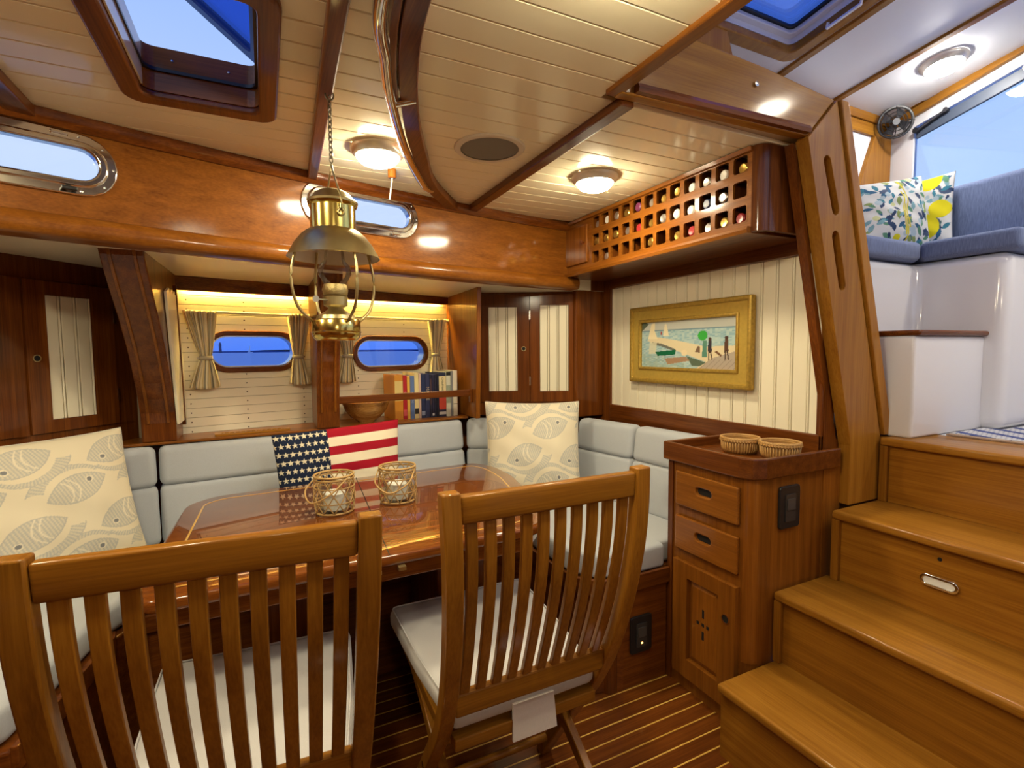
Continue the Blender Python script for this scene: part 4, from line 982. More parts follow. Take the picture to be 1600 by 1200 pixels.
for c in range(12):
    for k in range(3):
        m = MB().ribbon_loop(rrect(-cells_y[c]-cw_-0.001, cells_z[k]-chh-0.001, -cells_y[c]+cw_+0.001, cells_z[k]+chh+0.001, 0.004, 3), rrect(-cells_y[c]-cw_+0.002, cells_z[k]-chh+0.002, -cells_y[c]+cw_-0.002, cells_z[k]+chh-0.002, 0.008, 3), rfm, -0.010, 0.0006)
        m.build('cell_edge', W('cherry', 'y'), rk)
MB().box((RX-0.008, 1.22, 1.712), (1.785, 2.42, 1.728)).build('bottom_board', W('mahogany', 'y'), rk, bev=0.004)
MB().sweep([(-0.012, -0.012), (0.010, -0.012), (0.014, 0.0), (0.010, 0.010), (-0.012, 0.010)], [(RX-0.006, 2.43, 1.722), (RX-0.006, 1.215, 1.722)]).build('bottom_moulding', W('cherry', 'y'), rk, smooth=0.7)
MB().sweep([(-0.012, -0.012), (0.008, -0.008), (0.010, 0.006), (-0.012, 0.006)], [(RX-0.004, 2.43, 1.990), (RX-0.004, 1.21, 1.990)]).build('top_moulding', W('cherry', 'y'), rk, smooth=0.7)
ep_ = [(1.50+0.045-0.045*math.cos(q), 1.215-0.040*math.sin(q)) for q in np.linspace(0, math.pi/2, 8)]
MB().prism(ep_+[(1.785, 1.175), (1.785, 1.19), (1.545, 1.19), (1.512, 1.215)], 1.715, 1.998).build('rounded_end', W('mahogany', 'z'), rk, smooth=0.6)
MB().box((1.775, 1.19, 1.728), (1.785, 2.42, 1.998)).build('back_board', W('mahogany', 'y'), rk)
MB().box((1.512, 2.405, 1.728), (1.775, 2.42, 1.998)).build('inner_end', W('mahogany', 'z'), rk)
MB().box((1.512, 2.15, 1.728), (1.775, 2.16, 1.998)).build('inner_divider', W('mahogany', 'z'), rk)
for k in (0, 1):
    zz = (cells_z[k]+cells_z[k+1])/2; MB().box((1.515, 1.21, zz-0.004), (1.78, 2.15, zz+0.004)).build('inner_shelf', W('mahogany', 'y'), rk)
for c in range(11):
    yy_ = (cells_y[c]+cells_y[c+1])/2; MB().box((1.515, yy_-0.004, 1.73), (1.78, yy_+0.004, 1.995)).build('inner_divider', W('mahogany', 'z'), rk)
rd = fbox(MB(), rfm, -2.410, -2.178, 0.0, 0.010, 1.765, 1.955).build('door', W('cherry', 'z'), rk, bev=0.004)
MB().lathe([(0.0005, -0.026), (0.008, -0.026), (0.010, -0.020), (0.005, -0.012), (0.005, 0.0)], (RX-0.008, 2.198, 1.865), 14, 'x').build('knob', W('mahogany', 'x'), rd, smooth=0.8)
for hz in (1.80, 1.925): fbox(MB(), rfm, -2.416, -2.406, 0.004, 0.014, hz-0.018, hz+0.018).build('hinge', STEEL, rd)
# bottles lying in the rack, necks outwards
glass_d = plain('bottle_green', (0.010, 0.022, 0.010), 0.08); glass_b = plain('bottle_brown', (0.03, 0.012, 0.004), 0.08)
FOILS = {'g': ('gold', plain('foil_gold', (0.55, 0.36, 0.09), 0.3, metal=0.9)), 's': ('silver', plain('foil_silver', (0.62, 0.60, 0.58), 0.28, metal=0.9)),
         'r': ('red', plain('foil_red', (0.30, 0.02, 0.025), 0.35)), 'w': ('white', plain('foil_white', (0.70, 0.68, 0.62), 0.4)), 'b': ('dark blue', plain('foil_blue', (0.03, 0.04, 0.10), 0.35)),
         'p': ('plum', plain('foil_plum', (0.16, 0.03, 0.09), 0.35))}
layout = ['sswgpsggg swg'.replace(' ', 'w')[:12], 'gggwpgswwbsb', '-g---s-grg-g']
ORD = ['first', 'second', 'third', 'fourth', 'fifth', 'sixth', 'seventh', 'eighth', 'ninth', 'tenth', 'eleventh', 'twelfth']
layout = ['swsgpsggwswg', 'gggsrgswwbs-', '-s---g-grsgr']
for k in range(3):
    for c in range(12):
        f = layout[k][c]
        if f == '-': continue
        nm, fm = FOILS[f]; jy, jz = random.uniform(-.007, .007), random.uniform(-.008, .002); dx = random.uniform(0.0, 0.012)
        cc = (0, cells_y[c]+jy, cells_z[k]-0.004+jz)
        b_ = thing('bottle', 'bottle with %s foil neck in the %s rack row, %s opening from its door' % (nm, ('top', 'middle', 'bottom')[k], ORD[c]), 'bottle', (1.6, cc[1], cc[2]), 'bottles in the hanging rack')
        MB().lathe([(0.0005, 1.760), (0.0235, 1.758), (0.0235, 1.600), (0.022, 1.582), (0.0165, 1.562), (0.0160, 1.545+dx)], cc, 14, 'x').build('body', glass_d if c % 2 else glass_b, b_, smooth=0.8)
        MB().lathe([(0.0172, 1.560+dx), (0.0168, 1.522+dx), (0.0190, 1.520+dx), (0.0190, 1.506+dx), (0.014, 1.502+dx), (0.0005, 1.504+dx)], cc, 14, 'x').build('foil', fm, b_, smooth=0.8)
# ================================================================== DRAWER CABINET
cb = thing('drawer_cabinet', 'tall varnished drawer cabinet with tray top by the steps', 'cabinet', (1.6, 1.32, 0))
rc_ = [(1.425+0.04-0.04*math.cos(q), 1.120+0.04-0.04*math.sin(q)) for q in np.linspace(0, math.pi/2, 8)]
MB().prism([(1.425, 1.495)]+rc_+[(1.785, 1.120), (1.785, 1.495)], 0.0, 0.905).build('carcass', W('cherry', 'z'), cb, smooth=0.5)
MB().lathe([(0.0005, 0.25), (0.034, 0.25), (0.034, 0.905), (0.0005, 0.905)], (1.459, 1.154, 0), 24).build('rounded_corner', W('cherry', 'z'), cb, smooth=0.6)
MB().box((1.786, 1.1185, 0.0), (1.884, 1.1315, 0.884)).build('side_filler', W('cherry', 'z'), cb)
MB().box((1.418, 1.478, 0.0), (1.430, 1.502, 0.90)).build('side_stile', W('mahogany', 'z'), cb)
kf = frame((1.425, 0, 0), (0, -1, 0), (-1, 0, 0))
def slotring(par, yc, zc, hw, hh):
    f_ = (kf[0]+kf[1]*(-yc)+Z*zc, kf[1], kf[2], Z.copy())
    return f_
for z0, z1 in ((0.722, 0.852), (0.550, 0.680)):
    d = fbox(MB(), kf, -1.456, -1.168, 0.0, 0.016, z0, z1).build('drawer', W('cherry', 'y'), cb, bev=0.005)
    f_ = (kf[0]+kf[1]*(-1.318)+Z*((z0+z1)/2+0.009), kf[1], kf[2], Z.copy())
    cut(d, MB().ext(stadium(0.037, 0.0145), f_, 0.002, 0.03))
    MB().ext(stadium(0.037, 0.0145), f_, 0.0015, 0.0035).build('finger_slot_shade', VOID, d)
dm = MB(); fbox(dm, kf, -1.456, -1.384, 0, 0.022, 0.06, 0.508); fbox(dm, kf, -1.236, -1.164, 0, 0.022, 0.06, 0.508)
fbox(dm, kf, -1.384, -1.236, 0, 0.022, 0.06, 0.135); fbox(dm, kf, -1.384, -1.236, 0, 0.022, 0.452, 0.508)
dr = dm.build('door', W('cherry', 'z'), cb)
rp_ = MB(); o_ = [(-1.384, 0.135), (-1.236, 0.135), (-1.236, 0.452), (-1.384, 0.452)]; i_ = [(-1.362, 0.157), (-1.258, 0.157), (-1.258, 0.430), (-1.362, 0.430)]
P_ = lambda q, d: kf[0]+kf[1]*q[0]+Z*q[1]+kf[2]*d
rp_.add([P_(q, 0.002) for q in o_]+[P_(q, 0.013) for q in i_], [(0, 1, 5, 4), (1, 2, 6, 5), (2, 3, 7, 6), (3, 0, 4, 7), (4, 5, 6, 7)])
rp_.build('raised_panel', W('cherry', 'z'), dr)
for (yy_, zz_, hw, hh) in ((1.31, 0.345, 0.005, 0.016), (1.31, 0.262, 0.005, 0.016), (1.334, 0.303, 0.006, 0.006), (1.288, 0.303, 0.006, 0.006), (1.31, 0.303, 0.006, 0.006)):
    fbox(MB(), kf, -yy_-hw, -yy_+hw, 0.0132, 0.0138, zz_-hh, zz_+hh).build('pierced_hole_shade', VOID, dr)
f_ = (kf[0]+kf[1]*(-1.203)+Z*0.382, kf[1], kf[2], Z.copy()); ci = lambda r: [(r*math.cos(2*math.pi*i/18), r*math.sin(2*math.pi*i/18)) for i in range(18)]
MB().ribbon_loop(ci(0.017), ci(0.014), f_, 0.018, 0.0245).build('finger_ring', W('mahogany', 'z'), dr, smooth=0.6)
MB().ext(ci(0.0142), f_, 0.018, 0.0228).build('finger_hole_shade', VOID, dr)
# tray rim with a clipped corner
ro_ = [(1.405, 1.520), (1.405, 1.165), (1.420, 1.120), (1.465, 1.102), (1.86, 1.102), (1.86, 1.118), (1.470, 1.118), (1.433, 1.132), (1.421, 1.170), (1.421, 1.520)]
MB().prism(ro_, 0.886, 0.957).build('tray_rim', W('mahogany', 'y'), cb, bev=0.005)
MB().box((1.421, 1.504, 0.886), (1.785, 1.520, 0.957)).build('tray_rim', W('mahogany', 'x'), cb, bev=0.004)
MB().prism([(1.418, 1.508), (1.418, 1.17), (1.43, 1.135), (1.468, 1.116), (1.785, 1.116), (1.785, 1.508)], 0.905, 0.922).build('tray_floor', W('mahogany', 'y'), cb)
def switch(fr, name, label, lit):
    t = thing(name, label, 'switch', fr[0])
    MB().ext(rrect(-0.052, -0.074, 0.052, 0.074, 0.012), fr, 0, 0.010).build('plate', BLACK, t, bev=0.003)
    MB().ext(rrect(-0.026, -0.050, 0.026, 0.045, 0.004), fr, 0.010, 0.013).build('module', plain('switch_grey', (0.035, 0.033, 0.032), 0.3), t)
    MB().ext(rrect(-0.020, -0.010, 0.020, 0.030, 0.003), fr, 0.013, 0.016).build('rocker', plain('rocker_grey', (0.06, 0.055, 0.05), 0.3), t, bev=0.001)
    if lit: MB().ext(rrect(-0.004, -0.036, 0.004, -0.030, 0.001), fr, 0.013, 0.0145).build('indicator', emitter('indicator_amber', (1.0, 0.5, 0.1), 4.0), t)
    return t
switch(frame((1.597, 1.120, 0.776), (1, 0, 0), (0, -1, 0)), 'switch_plate', 'black switch plate on the side of the drawer cabinet', False)
switch(frame((1.277, 1.498, 0.213), (1, 0, 0), (0, -1, 0)), 'switch_plate', 'black outlet plate with amber light low on the settee end', True)
# two woven baskets
REED = plain('reed_weave', (0.36, 0.19, 0.055), 0.55, var=0.35, bscale=120); REEDL = plain('reed_light', (0.46, 0.26, 0.08), 0.5, var=0.3, bscale=90)
def basket(c, r, h, label):
    t = thing('woven_basket', label, 'basket', c, 'woven baskets on the tray')
    c = Vector(c); m = MB().lathe([(0.0005, 0.0), (r*0.80, 0.0), (r*0.92, h*0.22), (r*0.97, h*0.8), (r*0.93, h*0.8), (r*0.88, h*0.25), (r*0.74, 0.006), (0.0005, 0.006)], c, 48).build('wall', REED, t, smooth=0.9)
    n = 40; rib = MB()
    for i in range(n):
        a = 2*math.pi*i/n; d = Vector((math.cos(a), math.sin(a), 0))
        MB().tube([c+d*r*0.82+Z*0.002, c+d*r*0.95+Z*h*0.24, c+d*r*0.995+Z*h*0.82], 0.0032, 5, up=(0, 0, 1)).build('stave', REEDL, t, smooth=3.3)
    for zz in (h*0.86, h*0.96):
        MB().tube([c+Vector((r*1.0*math.cos(q), r*1.0*math.sin(q), zz)) for q in np.linspace(0, 2*math.pi, 41)[:-1]], 0.0055, 7, closed=True).build('rim_hoop', REEDL, t, smooth=3.3)
    for i in range(44):
        a = 2*math.pi*i/44; d = Vector((math.cos(a), math.sin(a), 0))
        MB().bar(c+d*(r+0.006)+Z*h*0.80, c+d*(r+0.003)+Z*h*1.03, 0.0035, 0.0025, up=d).build('lashing', REEDL, t)
basket((1.628, 1.345, 0.9225), 0.067, 0.058, 'small round woven basket on the tray nearer the settee')
basket((1.660, 1.200, 0.9225), 0.066, 0.060, 'small round woven basket on the tray nearer the steps')

# ================================================================== PAINTING
pt = thing('painting', 'gilt framed seaside painting on the cream panelled bulkhead', 'painting', (1.79, 1.80, 1.147))
pf = frame((1.800, 2.181, 1.146), (0, -1, 0), (-1, 0, 0)); PWd, PHt = 0.761, 0.391
GILT = plain('gilt', (0.60, 0.42, 0.085), 0.40, metal=0.45, var=0.15, bscale=60); GILTD = plain('gilt_worn', (0.48, 0.31, 0.055), 0.42, metal=0.5, var=0.45, bscale=90)
R4 = lambda d: [(d, d), (PWd-d, d), (PWd-d, PHt-d), (d, PHt-d)]
MB().ribbon_loop(R4(0.0), R4(0.022), pf, 0.0, 0.032).build('outer_moulding', GILTD, pt, bev=0.008, seg=3)
MB().ribbon_loop(R4(0.020), R4(0.070), pf, 0.0, 0.020).build('flat_band', GILT, pt)
MB().ribbon_loop(R4(0.066), R4(0.082), pf, 0.0, 0.027).build('inner_moulding', GILTD, pt, bev=0.006, seg=3)
nx, nz = 200, 84; iw, ih = PWd-0.16, PHt-0.16
uu, vv = np.meshgrid(np.linspace(0, 1, nx), np.linspace(0, 1, nz))     # v up
img = np.zeros((nz, nx, 3))
def lin(c): return np.array(srgb(*c))
def paint(mask, c, a=1.0): img[mask] = img[mask]*(1-a)+lin(c)*a
nzr = lambda: np.repeat(np.repeat(np.random.rand(nz//2, nx//5), 2, 0), 5, 1)
n1 = nzr()
img[:] = lin((196, 200, 192)); paint(vv < 0.80, (158, 190, 196)); 
for k in range(3): 
    b = nzr(); paint((vv < 0.80) & (b > 0.72), (186, 206, 200), 0.6); paint((vv < 0.80) & (b < 0.18), (134, 172, 184), 0.55)
paint(np.abs(vv-0.80) < 0.012, (120, 150, 164)); paint((vv < 0.12+0.18*(1-uu)) & (uu < 0.5) & (n1 > 0.4), (150, 172, 160), 0.6)
def poly(pts, c, a=1.0):
    m = np.zeros((nz, nx), bool); n = len(pts); j = n-1
    for i in range(n):
        xi, yi = pts[i]; xj, yj = pts[j]
        cr = ((yi > vv) != (yj > vv)) & (uu < (xj-xi)*(vv-yi)/((yj-yi) or 1e-9)+xi); m ^= cr; j = i
    paint(m, c, a)
poly([(0.07, 0.60), (0.20, 0.66), (0.42, 0.58), (0.72, 0.44), (1.0, 0.46), (1.0, 0.0), (0.62, 0.0), (0.72, 0.14), (0.42, 0.36), (0.24, 0.52), (0.14, 0.52)], (222, 208, 172))
poly([(0.78, 0.22), (1.0, 0.36), (1.0, 0.0), (0.64, 0.0)], (176, 164, 150)); 
for k in range(7): poly([(0.66+k*0.05, 0.0), (0.665+k*0.05, 0.0), (0.76+k*0.05, 0.2), (0.755+k*0.05, 0.2)], (120, 112, 104), 0.7)
poly([(0.13, 0.56), (0.24, 0.52), (0.40, 0.40), (0.41, 0.34), (0.24, 0.46), (0.14, 0.50)], (110, 112, 104)); poly([(0.52, 0.26), (0.72, 0.13), (0.66, 0.05), (0.58, 0.06)], (92, 110, 92))
poly([(0.08, 0.62), (0.20, 0.62), (0.16, 0.80), (0.165, 0.98), (0.12, 0.95)], (236, 224, 186)); poly([(0.26, 0.68), (0.33, 0.68), (0.30, 0.94), (0.28, 0.92)], (232, 222, 190)); poly([(0.09, 0.30), (0.18, 0.30), (0.19, 0.55), (0.10, 0.55)], (214, 210, 180), 0.8)
poly([(0.17, 0.34), (0.41, 0.38), (0.40, 0.28), (0.20, 0.25)], (20, 100, 66)); poly([(0.28, 0.20), (0.52, 0.24), (0.56, 0.16), (0.32, 0.07)], (166, 134, 106)); poly([(0.0, 0.80), (0.09, 0.95), (0.05, 1.0), (0, 1.0)], (88, 100, 84))
poly([(0.235, 0.70), (0.25, 0.70), (0.25, 0.78), (0.235, 0.78)], (170, 60, 50)); paint((uu-0.50)**2*4+(vv-0.32)**2 < 0.004, (232, 214, 176))
paint((uu-0.685)**2*4.2+(vv-0.66)**2 < 0.0095, (62, 170, 70))
def person(x, base, h, c, w=0.020):
    poly([(x-w, base+h*0.38), (x+w, base+h*0.38), (x+w*0.8, base+h*0.86), (x-w*0.7, base+h*0.86)], c); paint((uu-x)**2*4.5+(vv-base-h*0.92)**2 < (h*0.075)**2, (78, 56, 46))
    poly([(x-w*0.7, base), (x-w*0.3, base), (x, base+h*0.4), (x-w*0.8, base+h*0.4)], (70, 52, 44)); poly([(x+w*0.9, base), (x+w*1.3, base+0.02), (x+w*0.7, base+h*0.4), (x, base+h*0.4)], (70, 52, 44))
person(0.755, 0.18, 0.44, (58, 52, 62)); person(0.905, 0.18, 0.46, (92, 64, 50)); poly([(0.68, 0.24), (0.73, 0.24), (0.725, 0.56), (0.69, 0.56)], (92, 140, 122)); poly([(0.61, 0.34), (0.66, 0.32), (0.66, 0.44), (0.64, 0.46)], (120, 96, 78)); poly([(0.80, 0.34), (0.86, 0.24), (0.865, 0.28), (0.82, 0.36)], (112, 78, 54))
m = MB(); 
vs = [pf[0]+pf[1]*(0.08+a*iw)+Z*(0.08+b*ih)+pf[2]*0.012 for b in np.linspace(0, 1, nz) for a in np.linspace(0, 1, nx)]
m.add(vs, [(j*nx+i, j*nx+i+1, (j+1)*nx+i+1, (j+1)*nx+i) for j in range(nz-1) for i in range(nx-1)])
colour(m.build('canvas', printed('canvas_paint', 0.5), pt), img.reshape(-1, 3))

# ================================================================== PILLOWS
def pillow(name, label, TL, TR, BL, BR, thick, nu, nv, fn, group=None, pinch=0.05, backcol=None, piping=None, tilt=None):
    TL, TR, BL, BR = map(Vector, (TL, TR, BL, BR))
    u = np.linspace(-1, 1, nu); v = np.linspace(-1, 1, nv); Ug, Vg = np.meshgrid(u, v)
    Uw = Ug*(1-pinch*(1-Vg**2)*0+0)*(1-pinch*(1-np.abs(Vg)**2.2)); Vw = Vg*(1-pinch*(1-np.abs(Ug)**2.2))
    a = (Uw+1)/2; b = (Vw+1)/2
    base = lambda k: (1-a)*(1-b)*BL[k]+a*(1-b)*BR[k]+(1-a)*b*TL[k]+a*b*TR[k]
    Pp = np.stack([base(0), base(1), base(2)], -1)
    n = (TR-TL).cross(BL-TL).normalized()          # faces the viewer side
    n = -n if n.dot(Vector((0, 0, EYE))-TL) < 0 else n
    sh = np.clip((1-np.abs(Ug)**2.6), 0, 1)**0.55*np.clip((1-np.abs(Vg)**2.6), 0, 1)**0.55
    wr = 0.004*np.sin(9*Ug+4*Vg)*np.sin(7*Vg-3*Ug)*sh
    fr_ = Pp+np.array(n)[None, None]*(thick*sh+wr)[..., None]; bk_ = Pp-np.array(n)[None, None]*(thick*0.7*sh)[..., None]
    vs = np.concatenate([fr_.reshape(-1, 3), bk_.reshape(-1, 3)])
    N = nu*nv; fs = []
    for j in range(nv-1):
        for i in range(nu-1):
            q = (j*nu+i, j*nu+i+1, (j+1)*nu+i+1, (j+1)*nu+i); fs.append(q)
    st_ = 4
    ii = sorted(set(list(range(0, nu-1, 1)))); 
    for j in range(nv-1):
        for i in range(nu-1):
            q = (j*nu+i+N, (j+1)*nu+i+N, (j+1)*nu+i+1+N, j*nu+i+1+N); fs.append(q)
    for i in range(nu-1):
        fs.append((i, i+N, i+1+N, i+1)); o = (nv-1)*nu; fs.append((o+i, o+i+1, o+i+1+N, o+i+N))
    for j in range(nv-1):
        fs.append((j*nu, (j+1)*nu, (j+1)*nu+N, j*nu+N)); o = nu-1; fs.append((j*nu+o, j*nu+o+N, (j+1)*nu+o+N, (j+1)*nu+o))
    me = bpy.data.meshes.new(name); me.from_pydata([tuple(p) for p in vs], [], fs); me.update()
    o = link(name, me, printed('printed_cotton'), smooth=3.3)
    col = fn((Ug+1)/2, (Vg+1)/2); bc = np.tile(np.array(backcol if backcol is not None else col.reshape(-1, 3).mean(0)), (N, 1))
    colour(o, np.concatenate([col.reshape(-1, 3), bc]))
    tag(o, label, 'pillow', group)
    if piping is not None:
        edge = [tuple(Pp[0, i]) for i in range(0, nu, 6)]+[tuple(Pp[j, nu-1]) for j in range(0, nv, 6)]+[tuple(Pp[nv-1, i]) for i in range(nu-1, -1, -6)]+[tuple(Pp[j, 0]) for j in range(nv-1, -1, -6)]
        MB().tube(edge, 0.003, 5, closed=True).build('piping', piping, o, smooth=3.3)
    return o
def fish(U_, V_, sx, sy, ph=0.0):
    """cream cloth with big pale fish, alternate rows swimming opposite ways, tails curling over the next body"""
    base = lin((224, 214, 188)); grey = lin((186, 185, 176)); mid_ = lin((210, 203, 182)); lite = lin((226, 218, 196)); dk_ = lin((126, 128, 130)); line = lin((186, 184, 174))
    out = np.tile(base, U_.shape+(1,)).astype(float)
    x = U_*sx+ph; y = V_*sy
    for row in range(-2, int(sy)+3):
        for c in range(-2, int(sx)+3):
            fl_ = 1 if row % 2 == 0 else -1
            cx = c*1.0+0.5+(0.5 if row % 2 else 0.0); cy = row*0.5+0.25
            a0 = 0.35; ca, sa = math.cos(a0), math.sin(a0)
            dx = ((x-cx)*ca+(y-cy)*sa)*fl_; dy = (-(x-cx)*sa+(y-cy)*ca)*fl_
            lens = 0.185*(1-np.clip(np.abs(dx/0.34), 0, 1)**2.2); out_l = 0.200*(1-np.clip(np.abs(dx/0.36), 0, 1)**2.2)
            body = np.abs(dy) < lens; edge = np.abs(dy) < out_l
            # crescent tail growing from the back and sweeping over the head
            rr = np.hypot(dx+0.02, dy*1.25-0.02); th = np.arctan2(dy, dx+0.02)
            t_ = np.clip((th-0.35)/2.4, 0, 1); wdt = 0.03+0.13*t_
            tail = (rr > 0.335) & (rr < 0.335+wdt) & (th > 0.35) & (th < 2.75)
            rim = (rr > 0.322) & (rr < 0.348+wdt) & (th > 0.32) & (th < 2.80) & ~tail & (rr > 0.33+wdt*0.0)
            s2 = (np.sin(th*60+rr*40) > 0.1)
            out[rim & ~edge & (rr > 0.335+wdt)] = line
            out[tail & ~edge & s2] = grey; out[tail & ~edge & ~s2] = mid_
            s1 = np.sin(dx*170) > 0.0
            out[edge & ~body] = line
            out[body & s1] = grey; out[body & ~s1] = mid_
            for q in (-0.06, 0.02):
                out[body & (np.abs(dx-q+3.0*(dy-0.02)**2) < 0.010)] = lite
            eye = (dx-0.17)**2+(dy-0.045)**2; out[eye < 0.0020] = lite; out[eye < 0.0009] = dk_
    return out
PIPE = fabric('pillow_piping', (0.62, 0.58, 0.48))
pillow('throw_pillow', 'cream pillow printed with grey fish leaning by the left locker', (-0.945, 2.02, 1.035), (-0.500, 2.352, 1.040), (-0.870, 1.90, 0.555), (-0.412, 2.245, 0.570), 0.085, 200, 190, lambda a, b: fish(a, b, 2.05, 2.05, 0.15), 'fish print pillows', piping=PIPE)
pillow('throw_pillow', 'cream pillow printed with grey fish in the aft settee corner', (1.028, 2.430, 1.052), (1.468, 2.215, 1.048), (0.975, 2.300, 0.575), (1.395, 2.080, 0.575), 0.075, 190, 190, lambda a, b: fish(a, b, 1.75, 1.75, 0.30), 'fish print pillows', piping=PIPE)
def flag(U_, V_):
    red, crm, navy = lin((158, 22, 40)), lin((232, 222, 196)), lin((28, 38, 62))
    out = np.tile(crm, U_.shape+(1,)).astype(float)
    k = ((1-V_)*10.2).astype(int); out[(k % 2 == 0)] = red
    can = U_ < 0.40; out[can] = navy
    sx, sy = 0.40/8.0, 1/11.0
    for r_ in range(-1, 13):
        for c in range(-1, 8):
            cx = (c+0.5+(0.5 if r_ % 2 else 0))*sx; cy = (r_+0.5)*sy
            dx = (U_-cx)/sx; dy = (V_-cy)/sx*0.74
            an = np.arctan2(dx, dy); rad = np.hypot(dx, dy)
            a5 = (an+math.pi/5) % (2*math.pi/5)-math.pi/5
            lim = 0.44*0.45/np.maximum(np.cos(np.abs(a5)-math.pi/5*0+0)*0+np.cos(math.pi/5-np.abs(a5))*0+1e-6, 1e-6)
            # star: boundary between outer radius R at a5=0 and inner radius r at |a5|=36deg
            R, r2 = 0.50, 0.21; t_ = np.abs(a5)
            num = R*r2*math.sin(math.pi/5); den = r2*np.sin(math.pi/5-t_)+R*np.sin(t_)
            out[can & (rad < num/np.maximum(den, 1e-6))] = lin((226, 218, 190))
    return out
pillow('flag_pillow', 'stars and stripes pillow propped on the settee behind the table', (0.012, 2.355, 0.968), (0.562, 2.400, 0.995), (0.045, 2.290, 0.575), (0.550, 2.340, 0.580), 0.052, 260, 170, flag, pinch=0.02)
def lemons(seed, big):
    def fn(U_, V_):
        rs = random.Random(seed); out = np.tile(lin((208, 209, 208)), U_.shape+(1,)).astype(float)
        pal = [(44, 62, 96), (52, 96, 130), (92, 138, 112), (120, 160, 170), (70, 84, 110), (134, 150, 90), (60, 120, 140)]
        for k in range(105):
            cx, cy, an, ln_ = rs.random(), rs.random(), rs.random()*3.14, rs.uniform(0.045, 0.080)
            dx = (U_-cx)*math.cos(an)+(V_-cy)*math.sin(an); dy = -(U_-cx)*math.sin(an)+(V_-cy)*math.cos(an)
            out[np.abs(dy) < 0.42*ln_*(1-(dx/ln_)**2)] = lin(pal[k % 7])
        for k in range(16):
            cx, cy, r_ = rs.random(), rs.random(), rs.uniform(0.03, 0.045); out[(U_-cx)**2+(V_-cy)**2 < r_*r_] = lin((168, 186, 196) if k % 3 else (196, 200, 150))
        for k in range(3):
            cx = rs.uniform(0.2, 0.8); out[(np.abs(U_-cx-0.02*np.sin(V_*12)) < 0.010) & (V_ > 0.1*k) & (V_ < 0.55+0.2*k)] = lin((206, 190, 50))
        for cx, cy, r_ in big: out[((U_-cx)/r_)**2+((V_-cy)/(r_*0.85))**2 < 1] = lin((216, 204, 34))
        return out
    return fn
pillow('lemon_pillow', 'white pillow printed with blue leaves beside the window post', (2.36, 1.425, 2.035), (2.905, 1.39, 2.150), (2.36, 1.34, 1.780), (2.85, 1.315, 1.780), 0.050, 190, 120, lemons(3, [(0.42, 0.05, 0.05)]), 'leaf print pillows')
pillow('lemon_pillow', 'white leaf print pillow with big yellow lemons against the blue back', (2.965, 1.60, 2.150), (2.995, 1.290, 2.155), (2.925, 1.56, 1.782), (2.945, 1.265, 1.782), 0.045, 130, 130, lemons(8, [(0.66, 0.30, 0.20), (0.86, 0.52, 0.14), (0.70, 0.93, 0.16)]), 'leaf print pillows')

# ================================================================== SHELF THINGS
def book(x, wdt, h, d, col, yf, label, name='book', bands=(), title=None, tcol=(0.8, 0.75, 0.5), lean=0.0):
    t = thing(name, label, 'book', (x+wdt/2, yf, 0.95))
    sl = 0.10                      # shelf line turns slightly outboard
    u = Vector((1, sl, 0)).normalized(); n = Vector((sl, -1, 0)).normalized(); fr = (Vector((x, yf, 0.95)), u, n, Z.copy())
    cm = plain('cover_%02x%02x%02x' % col, srgb(*col), 0.45)
    m = MB(); fbox(m, fr, 0, wdt, -0.004, 0, 0, h); fbox(m, fr, 0, 0.0025, -d, -0.004, 0, h); fbox(m, fr, wdt-0.0025, wdt, -d, -0.004, 0, h)
    m.build('cover', cm, t, bev=0.0008, seg=1)
    fbox(MB(), fr, 0.0025, wdt-0.0025, -d+0.004, -0.004, 0.003, h-0.004).build('pages', plain('paper', (0.66, 0.60, 0.46), 0.8), t)
    for z0, z1, c in bands: fbox(MB(), fr, 0.0005, wdt-0.0005, -0.001, 0.0006, h*z0, h*z1).build('spine_band', plain('band_%02x%02x%02x' % c, srgb(*c), 0.45), t)
    if title:
        tf_ = (fr[0]+u*wdt/2+Z*h*title[2], -Z, n, u.copy())
        text_mesh(title[0], title[1], tf_, 0, 0, 0.0012, 'spine_title', plain('title_%02x%02x%02x' % tcol, srgb(*tcol), 0.5), t)
    return t
